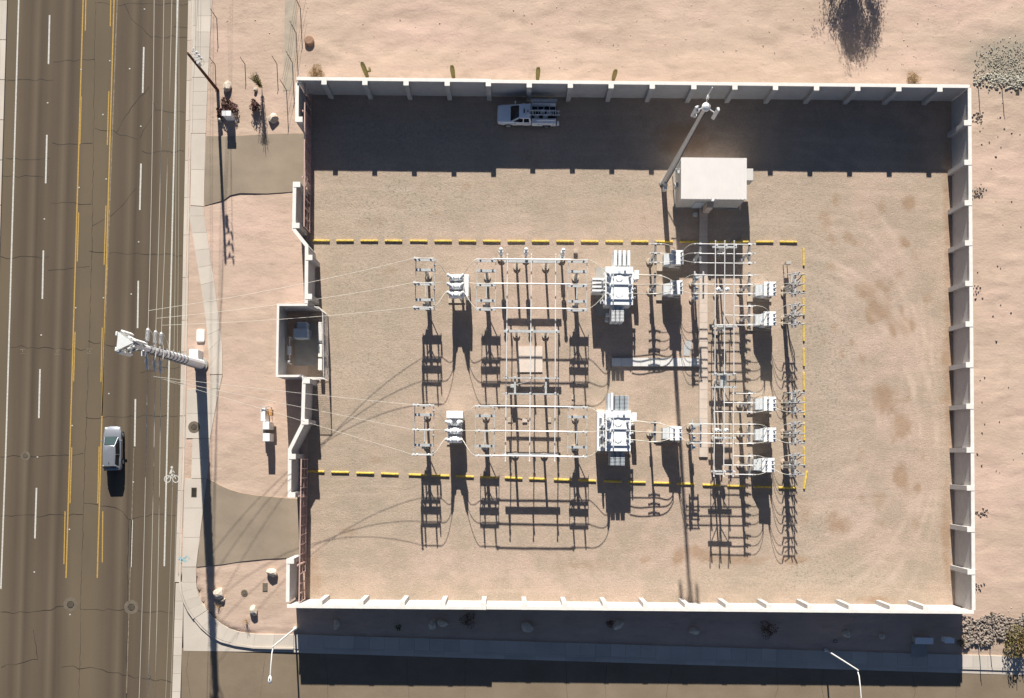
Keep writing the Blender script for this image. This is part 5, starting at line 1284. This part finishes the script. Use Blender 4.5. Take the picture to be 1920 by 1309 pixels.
# ------------------------------------------------------------------ things on the verge
t = thing('meter_pedestal', 'cluster of white and orange meter boxes on the verge below the recess', 'meter boxes', at(507, 822), 0); t.scale = (.8, .8, .9)
for (x, y, w, d, z0, h, m_) in ((0, .1, .85, 1.0, 0, 1.75, 'white_box'), (0.0, 1.55, .8, .95, 0, 1.9, 'white_box'), (-.42, 2.9, .55, 1.6, .3, 1.5, 'white_box'), (.35, 3.2, .5, .75, .9, .6, 'orange_box'), (-.6, .9, .3, .55, .2, .8, 'box_tan')):
    bo = MB().span((x - w / 2, y - d / 2 + .0, z0 - .1), (x + w / 2, y + d / 2, z0 + h)).build('meter_box', m_, t, bevel=.02)
    MB().span((x - w / 2 + .06, y - d / 2 - .012, z0 + .15), (x + w / 2 - .06, y - d / 2 - .002, z0 + h - .12)).build('box_door', m_, bo)
for x in (-.6, .1): MB().cyl((x, 3.95, -.1), (x, 3.95, 2.1), .05, n=6).build('post', 'galv', t)
MB().cyl((-.6, 3.95, 2.0), (.1, 3.95, 2.0), .04, n=6).build('crossbar', 'galv', t)
t = thing('utility_cabinet', 'white utility cabinet in front of the purple shrub', 'cabinet', at(432.5, 222), 0); MB().span((-.42, -.22, -.1), (.42, .22, 1.35)).build('housing', 'white_box', t, bevel=.02); MB().span((-.46, -.26, 1.35), (.46, .26, 1.42)).build('lid', 'white_box', t); MB().span((-.35, -.235, .2), (.35, -.222, 1.25)).build('cabinet_door', 'white_box', t)
t = thing('standpipe', 'small pale pipe cap beside the white utility cabinet', 'pipe cap', at(414, 228), 0); MB().lathe([(.12, -.1), (.12, .45), (.16, .46), (.16, .58), (.06, .64)], n=10).build('pipe', 'box_tan', t)
def south_cab(u, v, w, d, h, label, pad):
    zz = -.1; t = thing('service_cabinet', label, 'cabinet', tuple(at(u, v)[:2]) + (zz,), YAW)
    if pad: MB().span((-w / 2 - .1, -1.7, -.2), (w / 2 - .3, -d / 2 - .1, .12)).build('pad', 'pad_grey', t)
    MB().span((-w / 2, -d / 2, -.15), (w / 2, d / 2, h)).build('housing', 'white_box' if not pad else 'box_tan', t, bevel=.04); MB().span((-w / 2 - .04, -d / 2 - .04, h), (w / 2 + .04, d / 2 + .04, h + .06)).build('lid', 'white_box', t); MB().span((-w / 2 + .1, -d / 2 - .012, .1), (0, -d / 2 - .002, h - .1)).build('cabinet_door', 'tank_grey', t)
south_cab(1727, 1199, 1.7, .55, .8, 'wide pale service cabinet with a pad in the wall shadow', True); south_cab(1774, 1198.5, .85, .45, .8, 'small white service cabinet at the right end of the wall shadow', False)
t = thing('tank_lid', 'round rust coloured concrete lid on the open ground above the gate', 'lid', at(580.5, 78), 0); MB().lathe([(.5, -.2), (.5, .28), (.46, .32)], n=28).build('ring', 'rust_lid', t); MB().lathe([(.4, .32), (.4, .345), (.36, .355)], n=24).build('lid', 'rust_lid', t)
for u, v, w, d, m_, nm, lab in ((497, 1101, .5, .85, 'ring', 'valve_box', 'rectangular ground lid between boulders below the near gate'), (1908, 172, .38, .6, 'iron', 'valve_box', 'dark rectangular ground lid by the upper right rubble'), (364, 923, .55, .95, 'iron', 'drain_grate', 'dark drain lid in the pavement by the near driveway'), (1567, 1203, .35, .3, 'pad_grey', 'valve_box', 'small pale ground lid in shade by the right street light')):
    z_ = .035 if nm == 'drain_grate' else (-.1 if v > 1150 else 0); t = thing(nm, lab, 'ground lid', tuple(at(u, v)[:2]) + (z_,), YAW); MB().span((-w / 2, -d / 2, -.1), (w / 2, d / 2, .01)).build('frame', 'ring', t); MB().span((-w / 2 + .05, -d / 2 + .05, .01), (w / 2 - .05, d / 2 - .05, .02)).build('cover', m_, t)
manhole(458, 1112, .17, 'small round valve cover on the gravel corner', z=0.0); manhole(364, 801, .3, 'round cover in the wide pavement slab below the steel pole', z=.02)

# bent fence posts along the top of the verge
def bent_post(u, v, h, lean, label):
    t = thing('fence_post', label, 'fence post', at(u, v), 0, 'thin steel fence posts')
    MB().cyl((0, 0, -.2), (0, 0, h), .04, n=6).build('post', 'brown_post', t); MB().cyl((0, 0, h), (lean, .18, h + .3), .03, n=5).build('bracket_arm', 'brown_post', t); MB().lathe([(.05, h - .02), (.055, h + .02), (.02, h + .05)], n=6).build('cap', 'galv', t)
for i, (u, v, h) in enumerate(((403, 121, 1.1), (459, 120, 1.0), (519, 120, 1.25))): bent_post(u, v, h, -.1, f'{ORD[i]} thin fence post from the left in the row above the boulders')
bent_post(406, 34, 1.4, -.1, 'lone thin fence post at the top edge of the verge'); 
fence_pts = [(572, -30), (563, 15), (555, 62), (548, 117), (537, 169)]
for i, (u, v) in enumerate(fence_pts[1:]): bent_post(u, v, 2.0, -.1, f'{ORD[i]} tall fence post from the top along the bare strip left of the wall')
for i, z in enumerate((.7, 1.3, 1.95)):
    o = MB().tube([at(u, v) + Vector((0, 0, z)) for u, v in fence_pts], .011, 4).build('fence_wire', 'brown_post', origin=at(*fence_pts[0])); tag(o, f'{("lowest", "middle", "highest")[i]} wire of the fence along the bare strip', 'wire', 'fence wires')
for i, (u, v, h) in enumerate(((1834, 158, 1.3), (1879, 166, 1.3), (1836, 1205, 1.6), (1888, 1206, 1.7), (1857, 1205, 1.0), (1858, 1148, 1.3), (1917, 1150, 1.3))):
    bent_post(u, v, h, .05, ['dark post left of two at the upper right rubble', 'dark post right of two at the upper right rubble', 'tall brown post left of the shrub at lower right', 'tall brown post beside the shrub at lower right', 'thinnest post between the two brown posts at lower right', 'thin post above the lower right riprap, left one', 'thin post at the right picture edge above the riprap'][i])

# ------------------------------------------------------------------ boulders, riprap, plants
def rock_mesh(r, seed, mat='boulder', sub=2, flat=.7):
    rg = random.Random(seed); bm = bmesh.new(); bmesh.ops.create_icosphere(bm, subdivisions=sub, radius=1)
    ax = [(Vector((rg.gauss(0, 1), rg.gauss(0, 1), rg.gauss(0, .7))).normalized(), rg.uniform(.55, .85)) for _ in range(7)]
    sc = Vector((r * rg.uniform(.8, 1.25), r * rg.uniform(.7, 1.1), r * flat))
    for v in bm.verts:
        p = v.co.copy()
        for a, d in ax:
            k = p.dot(a)
            if k > d: p -= a * (k - d)
        v.co = Vector((p.x * sc.x, p.y * sc.y, p.z * sc.z)) * rg.uniform(.96, 1.04)
    me = bpy.data.meshes.new('boulder'); bm.to_mesh(me); bm.free(); me.materials.append(M[mat]); return me
bl = [(427, 163, .55, 'big pale boulder near the wooden pole foot'), (479, 168, .28, 'small boulder left of the wispy shrub'), (513, 223, .55, 'pale boulder left of the far gate wall'), (411, 1112, .60, 'large pale boulder at the edge of the pole shadow'), (418, 1126, .28, 'small stone touching the large boulder by the pole shadow'),
      (510, 1074, .62, 'long pale boulder left of the near gate stub wall'), (476, 1143, .55, 'round pale boulder above the corner pavement'), (631, 1170, .40, 'leftmost boulder in the shade of the side street wall'), (811, 1170, .42, 'left one of the touching pair of boulders in the wall shade'), (829, 1168, .45, 'right one of the touching pair of boulders in the wall shade'),
      (989, 1176, .48, 'boulder in the wall shade midway between the boulder pair and the dark shrub'), (1158, 1172, .48, 'boulder right of a dark scrub in the wall shade'), (1303, 1183, .48, 'pale boulder in the wall shade below the mast shadow'), (1587, 1188, .42, 'boulder in the wall shade just above the right street light'), (1653, 1191, .38, 'rightmost boulder in the wall shade'), (432, 190 + 1000, .01, '')]
for i, (u, v, r, lab) in enumerate(bl):
    if not lab: continue
    z = -.12 if v > 1150 and u > 560 else -.02
    if v > 1150: r *= 1.25
    o = inst('boulder', rock_mesh(r, 40 + i), None, tuple(at(u, v)[:2]) + (z + r * .30,), rz=random.uniform(0, 6)); tag(o, lab, 'boulder', 'landscape boulders')
def rock_pile(name, label, pts, mat, seed):
    rg = random.Random(seed); protos = [rock_mesh(1, seed + k, mat, 1, .8) for k in range(5)]; V = []; F = []
    for (p, r) in pts:
        me = protos[rg.randrange(5)]; rot = Matrix.Rotation(rg.uniform(0, 6.3), 3, 'Z') @ Matrix.Rotation(rg.uniform(0, 6.3), 3, 'X'); o = len(V)
        V += [tuple(rot @ (v.co * r) + p) for v in me.vertices]; F += [tuple(i + o for i in f.vertices) for f in me.polygons]
    m = bpy.data.meshes.new(name); m.from_pydata(V, [], F); m.materials.append(M[mat]); ob = bpy.data.objects.new(name, m); col.objects.link(ob); tag(ob, label, 'rocks'); ob['kind'] = 'stuff'; return ob
rg = random.Random(3); pts = []
while len(pts) < 900:
    u = rg.uniform(1805, 1960); v = rg.uniform(1150, 1218); top = 1153 + 6 * math.sin(u * .09); bot = 1216 - (u - 1806) * .18 + 5 * math.sin(u * .13)
    if top < v < bot and u > 1806 + 4 * math.sin(v): p = at(u, v); p.z = -.08 + rg.uniform(0, .1); pts.append((p, rg.uniform(.07, .19)))
rock_pile('riprap', 'bank of grey riprap stones right of the lower right wall corner', pts, 'riprap', 11)
pts = []
while len(pts) < 1500:
    u = rg.gauss(1895, 40); v = rg.gauss(148, 9) if rg.random() < .45 else rg.gauss(118, 20); p = at(u, v)
    if u > 1826 and v < 172 and v > 62 - (u - 1900) * .35: p.z = -.03 + rg.uniform(0, .06); pts.append((p, rg.uniform(.03, .09) if v < 138 else rg.uniform(.06, .17)))
rock_pile('rubble', 'grey rubble heap at the upper right edge of the lot', pts, 'rubble', 21)
pts = []
for (cu, cv, su, sv, n) in ((1835, 222, 6, 7, 45), (1835, 362, 7, 6, 45), (1833, 545, 5, 6, 14), (1841, 962, 8, 5, 26), (1836, 1102, 4, 5, 18), (1870, 250, 30, 30, 12), (1870, 640, 30, 160, 26)):
    for k in range(n): p = at(rg.gauss(cu, su), rg.gauss(cv, sv)); p.z = -.02; pts.append((p, rg.uniform(.05, .14)))
pts = [q for q in pts if q[0].x > NE.x + .45]
rock_pile('stones', 'scattered small stones along the outside of the right wall', pts, 'riprap', 31)
pts = []
for k in range(520):
    u = rg.uniform(385, 1915); v = rg.uniform(5, 130) if rg.random() < .6 else rg.uniform(120, 1180)
    if 545 < u < 1830 and v > 135: continue
    if u < 420 and v > 380: continue
    p = at(u, v); p.z = -.03; pts.append((p, rg.choice((.025, .03, .04, .05, .07))))
rock_pile('pebbles', 'loose pebbles scattered over the open desert ground', pts, 'boulder', 41)

def shrub(u, v, r, h, label, leaf, n, size, cat='shrub', z0=0.0, spiky=False, twig='dry_twig'):
    rg = random.Random(int(u * 7 + v)); t = thing('shrub', label, cat, tuple(at(u, v)[:2]) + (z0,), 0); st = MB(); lf = MB()
    for k in range(max(8, n // 30)):
        a = rg.uniform(0, 6.28); d = Vector((math.cos(a), math.sin(a), 0)) * r * rg.uniform(.3, .95); tip = d + Vector((0, 0, h * rg.uniform(.5, 1)))
        st.tube([(0, 0, -.05), d * .35 + Vector((0, 0, tip.z * .5)), tip], .012 + .01 * r, 4)
    for k in range(n):
        a = rg.uniform(0, 6.28); e = rg.random() ** .5; d = Vector((math.cos(a) * r * e, math.sin(a) * r * e, h * (rg.uniform(.08, 1) * (1 - .5 * e * e))))
        d *= 1 + .25 * math.sin(a * 3 + u)
        if spiky:
            o = Vector((rg.gauss(0, 1), rg.gauss(0, 1), rg.gauss(.5, .6))).normalized() * size * rg.uniform(1, 3); s = Vector((-o.y, o.x, 0)).normalized() * size * .12
            lf.add([d - s, d + s, d + o], [(0, 1, 2)])
        else:
            x = Vector((rg.gauss(0, 1), rg.gauss(0, 1), rg.gauss(0, 1))).normalized() * size * rg.uniform(.6, 1.3); y = x.cross(Vector((rg.gauss(0, 1), rg.gauss(0, 1), 1))).normalized() * size * .6
            lf.add([d - x, d - y, d + x, d + y], [(0, 1, 2, 3)])
    st.build('stems', twig, t); lo = lf.build('foliage', leaf, t); return t
shrub(429, 203, .85, .95, 'purple leaved shrub behind the white utility cabinet', 'purple_leaf', 900, .10); shrub(416, 213, .5, .6, 'low purple shrub at the pole shadow left of the cabinet', 'purple_leaf', 380, .09); shrub(480, 201, .5, 1.1, 'small upright purple shrub right of the white cabinet', 'purple_leaf', 480, .09)
shrub(594, 139, .8, .45, 'dry straw coloured bush against the upper left wall corner', 'dry_twig', 800, .12, spiky=True); shrub(1711, 148, .65, .4, 'dry straw coloured bush against the upper right wall', 'dry_twig', 600, .11, spiky=True)
shrub(462, 1163, .4, .8, 'small dead brown shrub above the corner pavement', 'dry_twig', 150, .06, spiky=True); shrub(1906, 1203, 1.5, 1.6, 'olive shrub at the lower right edge by the posts', 'olive_leaf', 900, .11); shrub(878, 1162, .75, .7, 'dark scrub in the wall shade right of the boulder pair', 'purple_leaf', 260, .07, z0=-.05)
shrub(747, 1176, .3, .4, 'tiny dark plant in the wall shade left of the boulder pair', 'green_leaf', 120, .06, z0=-.08); shrub(1143, 1170, .35, .4, 'tiny dark plant touching a boulder in the wall shade', 'purple_leaf', 140, .06, z0=-.08); shrub(1440, 1180, .85, .6, 'wide dark scrub in the wall shade below the yard', 'purple_leaf', 300, .07, z0=-.08)
shrub(410, 1135, .3, .35, 'dry tuft left of the corner boulders', 'dry_twig', 90, .06, spiky=True); shrub(1802, 1205, .4, .5, 'dark small plant at the end of the wall shadow', 'green_leaf', 150, .06, z0=-.1)
# wispy ocotillo-like shrub whose shadow streaks down the gravel
t = thing('wispy_shrub', 'tall wispy grey green shrub on the gravel left of the far gate', 'shrub', at(491, 165), 0); rg = random.Random(9)
for k in range(22):
    a = rg.uniform(0, 6.28); s = rg.uniform(.15, .55); hh = rg.uniform(1.6, 3.6); d = Vector((math.cos(a) * s, math.sin(a) * s, 0))
    MB().tube([(0, 0, -.05), d * .3 + Vector((0, 0, hh * .4)), d * .75 + Vector((0, 0, hh * .75)), d * 1.2 + Vector((0, 0, hh))], .018, 4).build('cane', 'olive_leaf', t)
lf = MB()
for k in range(1100):
    a = rg.uniform(0, 6.28); z = rg.uniform(.3, 2.8); s = rg.uniform(0, .42) * (z / 3 + .3); p = Vector((math.cos(a) * s, math.sin(a) * s, z)); o = Vector((rg.gauss(0, 1), rg.gauss(0, 1), 1)).normalized() * .12; q = Vector((-o.y, o.x, 0)).normalized() * .03; lf.add([p - q, p + q, p + o], [(0, 1, 2)])
lf.build('foliage', 'olive_leaf', t)
# columnar cacti behind the long wall
for i, (u, v, h) in enumerate(((688.5, 150, 3.4), (850.5, 152, 2.9), (1008, 154, 2.7), (1150, 155, 2.3))):
    t = thing('columnar_cactus', f'{ORD[i]} columnar cactus from the left behind the long wall', 'cactus', at(u, v - 6.5) , 0, 'columnar cacti behind the wall')
    b = MB(); n = 20; pr = [(.17, -.1), (.2, .3), (.235, h * .4), (.235, h * .75), (.19, h * .93), (.1, h * .99), (.02, h * 1.01)]; vs = []; fs = []
    for r, z in pr:
        for k in range(n): a = 2 * math.pi * k / n; rr = r * (1 if k % 2 else .84); vs.append((rr * math.cos(a), rr * math.sin(a), z))
    for j in range(len(pr) - 1):
        for k in range(n): fs.append((j * n + k, j * n + (k + 1) % n, (j + 1) * n + (k + 1) % n, (j + 1) * n + k))
    b.add(vs, fs).build('stem', 'cactus', t)
    if i == 0: MB().tube([(.15, 0, 1.2), (.5, 0, 1.35), (.55, 0, 2.0)], .12, 8).build('arm', 'cactus', t, smooth=60)
# tree just past the top of the frame whose shadow falls on the dirt
tb = at(1590, -118); t = thing('desert_tree', 'bushy desert tree at the top edge casting its shadow on the dirt', 'tree', tb, 0); rg = random.Random(5)
MB().tube([(0, 0, -.2), (.05, .1, 1.2), (-.1, .1, 2.6), (.1, 0, 3.6)], .16, 8).build('trunk', 'bark', t); lf = MB()
for k in range(28):
    a = k * 2.4; e = Vector((math.cos(a) * rg.uniform(.3, 2.3), math.sin(a) * rg.uniform(.4, 1.6), rg.uniform(2.4, 5.6))); e.x *= 1.75 - e.z * .15; MB().tube([(0, 0, 1.2 + .1 * k), e * .5 + Vector((0, 0, .9)), e], .045, 5).build('limb', 'bark', t)
    for j in range(13):
        c = e + Vector((rg.gauss(0, .45), rg.gauss(0, .4), rg.gauss(0, .35)))
        for m in range(34):
            p = c + Vector((rg.gauss(0, .2), rg.gauss(0, .2), rg.gauss(-.1, .25))); o = Vector((rg.gauss(0, .4), rg.gauss(0, .4), rg.gauss(-.6, .6))).normalized() * .14; q = o.cross(Vector((rg.gauss(0, 1), rg.gauss(0, 1), .3))).normalized() * .045
            lf.add([p - q, p + q, p + o], [(0, 1, 2)])
lf.build('crown', 'green_leaf', t)

# ------------------------------------------------------------------ vehicles
def loft(secs, n_cap=True):
    """secs: list of rings (same count) -> closed skin"""
    b = MB(); n = len(secs[0]); vs = [p for s in secs for p in s]; fs = []
    for i in range(len(secs) - 1):
        for k in range(n): fs.append((i * n + k, i * n + (k + 1) % n, (i + 1) * n + (k + 1) % n, (i + 1) * n + k))
    fs += [tuple(range(n - 1, -1, -1)), tuple((len(secs) - 1) * n + k for k in range(n))]
    return b.add(vs, fs)
def body_ring(y, w, z0, z1, ch=.12, crown=.03):
    return [(-w + .06, y, z0), (w - .06, y, z0), (w, y, z0 + .18), (w, y, z1 - ch), (w - ch * .9, y, z1), (w * .5, y, z1 + crown), (-w * .5, y, z1 + crown), (-w + ch * .9, y, z1), (-w, y, z1 - ch), (-w, y, z0 + .18)]
def wheel(t, x, y, r, w, zc=None):
    zc = zc or r; wh = MB().cyl((x - w / 2, y, zc), (x + w / 2, y, zc), r, n=20).build('tyre', 'black_rubber', t, smooth=40)
    s = 1 if x > 0 else -1; MB().cyl((x + s * w * .3, y, zc), (x + s * (w / 2 + .012), y, zc), r * .66, n=16).build('rim', 'galv', wh)
def quad(b, p): return b.add(p, [(0, 1, 2, 3)])
# silver hatchback, driving up the picture
c = at(215.5, 841); c.z = RZ
t = thing('car', 'silver hatchback driving in the lane right of the yellow lines', 'car', c, .012)
secs = [(-2.22, .66, .38, .78), (-2.16, .80, .30, .92), (-1.9, .88, .25, 1.0), (-1.2, .90, .22, .98), (0, .905, .22, .95), (.9, .90, .22, .93), (1.35, .885, .24, .90), (1.85, .83, .27, .80), (2.15, .70, .34, .66), (2.25, .52, .42, .55)]
loft([body_ring(*s) for s in secs]).build('body', 'silver_paint', t, smooth=35)
g0 = [(-.78, -2.02), (.78, -2.02), (.83, -.4), (.80, .75), (.62, 1.18), (-.62, 1.18), (-.80, .75), (-.83, -.4)]; g1 = [(-.56, -1.78), (.56, -1.78), (.62, -.5), (.58, .22), (.50, .30), (-.50, .30), (-.58, .22), (-.62, -.5)]
b = MB(); n = 8; b.add([(x, y, .93) for x, y in g0] + [(x, y, 1.46) for x, y in g1], [tuple(range(n, 2 * n))] + [(i, (i + 1) % n, n + (i + 1) % n, n + i) for i in range(n)]); b.build('greenhouse', 'glass_dark', t, smooth=25)
rg1 = [(x * .985, y * .985 - .02) for x, y in g1]
loft([[(x * 1.02, y + .0, 1.455) for x, y in g1], [(x * .97, y, 1.50) for x, y in rg1], [(x * .7, y * .85, 1.525) for x, y in rg1]]).build('roof', 'silver_paint', t, smooth=50)
quad(MB(), [(-.58, 1.175, .955), (.58, 1.175, .955), (.47, .335, 1.455), (-.47, .335, 1.455)]).build('windscreen', 'glass_teal', t); bpy.data.objects['windscreen'].location = (0, .02, .012)
for s in (-1, 1):
    MB().bar((s * .66, 1.12, .95), (s * .54, .26, 1.47), .06).build('pillar', 'silver_paint', t); MB().bar((s * .80, -.62, .95), (s * .615, -.6, 1.47), .07).build('pillar', 'silver_paint', t); MB().bar((s * .79, -1.95, .95), (s * .57, -1.7, 1.47), .12).build('pillar', 'silver_paint', t)
    MB().box((s * .99, .78, .98), (.2, .12, .13)).build('wing_mirror', 'silver_paint', t, bevel=.03); MB().box((s * .62, 2.03, .70), (.3, .22, .12)).build('headlight', 'headlight', t, bevel=.03); MB().box((s * .68, -2.17, .78), (.2, .12, .22)).build('tail_light', 'taillight', t, bevel=.02)
    for y in (-1.35, 1.38): wheel(t, s * .80, y, .325, .22)
MB().span((-.5, -1.98, .97), (.5, -1.93, 1.05)).build('wiper_cowl', 'dark', t); MB().box((0, -1.45, 1.55), (.05, .16, .05)).build('roof_antenna', 'dark', t)
MB().span((-.3, 2.14, .45), (.3, 2.24, .58)).build('grille', 'dark', t)

# white service truck facing left; built facing +y then turned
c = at(987, 221.5); t = thing('service_truck', 'white service truck with ladders parked in the wall shadow', 'truck', c, math.pi / 2 + YAW)
secs = [(2.95, .70, .55, .95), (2.88, .88, .45, 1.10), (2.5, .95, .42, 1.17), (1.7, .97, .42, 1.21), (1.5, .975, .42, 1.24), (0.9, .975, .42, 1.26), (-.45, .97, .42, 1.26)]
loft([body_ring(*s) for s in secs][::-1]).build('body', 'white_paint', t, smooth=35)
g0 = [(-.90, -.42), (.90, -.42), (.92, .6), (.86, 1.25), (.70, 1.62), (-.70, 1.62), (-.86, 1.25), (-.92, .6)]; g1 = [(-.74, -.36), (.74, -.36), (.76, .4), (.72, .66), (.60, .76), (-.60, .76), (-.72, .66), (-.76, .4)]
MB().add([(x, y, 1.25) for x, y in g0] + [(x, y, 1.86) for x, y in g1], [tuple(range(n, 2 * n))] + [(i, (i + 1) % n, n + (i + 1) % n, n + i) for i in range(n)]).build('greenhouse', 'glass_dark', t, smooth=25)
loft([[(x * 1.02, y, 1.855) for x, y in g1], [(x * .98, y, 1.92) for x, y in g1], [(x * .75, y * .9, 1.945) for x, y in g1]]).build('cab_roof', 'white_paint', t, smooth=50)
for s in (-1, 1):
    MB().bar((s * .80, 1.45, 1.25), (s * .66, .72, 1.87), .10).build('pillar', 'white_paint', t); MB().bar((s * .91, .35, 1.25), (s * .755, .3, 1.87), .10).build('pillar', 'white_paint', t); MB().bar((s * .90, -.36, 1.25), (s * .74, -.3, 1.87), .16).build('pillar', 'white_paint', t)
    MB().box((s * 1.12, 1.15, 1.35), (.24, .12, .26)).build('wing_mirror', 'white_paint', t, bevel=.03); MB().box((s * .72, 2.85, .92), (.3, .2, .2)).build('headlight', 'headlight', t, bevel=.03)
    for y in (-2.05, 1.85): wheel(t, s * .86, y, .40, .28)
    dr = MB().span((s * .978, -.3, .55), (s * .985, .35, 1.2)).build('door', 'white_paint', t); MB().box((s * .99, -.2, 1.12), (.02, .16, .05)).build('door_handle', 'dark', dr)
    MB().span((s * (.55 if s < 0 else .93), -2.98, .62), (s * 1.06, -.55, 1.42)).build('tool_locker', 'white_paint', t, bevel=.025); MB().span((s * 1.061, -2.45, .5), (s * 1.07, -1.65, .9)).build('wheel_arch', 'dark', t)
    for y in (-2.7, -1.2): MB().box((s * 1.066, y, 1.2), (.014, .1, .08)).build('locker_latch', 'dark', t)
    MB().span((s * .5, -3.02, .6), (s * .9, -2.99, .9)).build('tail_light', 'taillight', t)
MB().span((-.54, -2.95, .6), (.92, -.5, .72)).build('bed_floor', 'dark', t); MB().span((-1.0, -3.12, .5), (1.0, -3.0, .62)).build('rear_bumper', 'galv_dark', t)
MB().span((-.6, 2.93, .5), (.6, 3.0, .72)).build('bumper', 'galv', t); MB().box((0, .25, 1.98), (.42, .12, .08)).build('light_bar', 'dark', t); MB().lathe([(.1, 1.94), (.1, 2.02), (.05, 2.06)], (.0, -.12, 0), n=10).build('beacon', 'dark', t)
rk = MB()
for x in (-.02, .9):
    for y in (-2.9, -.55): rk.span((x - .03, y - .03, 1.4), (x + .03, y + .03, 2.15))
rk.build('rack_posts', 'galv', t)
for x in (.0, .9): MB().span((x - .04, -2.95, 2.15), (x + .04, -.42, 2.21)).build('rack_rail', 'galv', t)
for y in (-2.9, -2.3, -1.72, -1.12, -.5): MB().span((.04, y - .03, 2.16), (.86, y + .03, 2.205)).build('rack_crossbar', 'galv', t)
def ladder(x0, w, y0, y1, z, label):
    a = MB(); o = thing('ladder', label, 'ladder', c, math.pi / 2 + YAW)
    for x in (x0, x0 + w): MB().span((x - .025, y0, z), (x + .025, y1, z + .07)).build('rail', 'alum', o)
    k = y0 + .15
    while k < y1: MB().cyl((x0 + .026, k, z + .035), (x0 + w - .026, k, z + .035), .018, n=6).build('rung', 'alum', o); k += .29
    return o
ladder(-.42, .40, -3.35, .05, 2.02, 'long aluminium ladder lying on the near side of the truck rack'); ladder(.99, .14, -3.05, -.4, 2.1, 'folded aluminium ladder hung on the wall side of the truck rack')
for y in (-2.7, -.7): MB().span((-.5, y - .03, 1.96), (.05, y + .03, 2.015)).build('ladder_bracket', 'galv', t)
pc = MB().cyl((-.72, -2.85, 1.5), (-.72, -1.05, 1.5), .08, n=10).build('conduit_tube', 'white_box', t, smooth=40); MB().lathe([(.24, -.1), (.24, .1)], (-.8, -3.2, .75), (0, 1, 0), 16).build('spare_reel', 'white_box', t)
for x, y in ((.3, -1.6), (.2, -2.3), (-.2, -1.9), (-.25, -1.0)): MB().box((x, y, .95), (.4, .45, .45), rz=.2).build('tool_crate', 'tank_grey', t, bevel=.02)
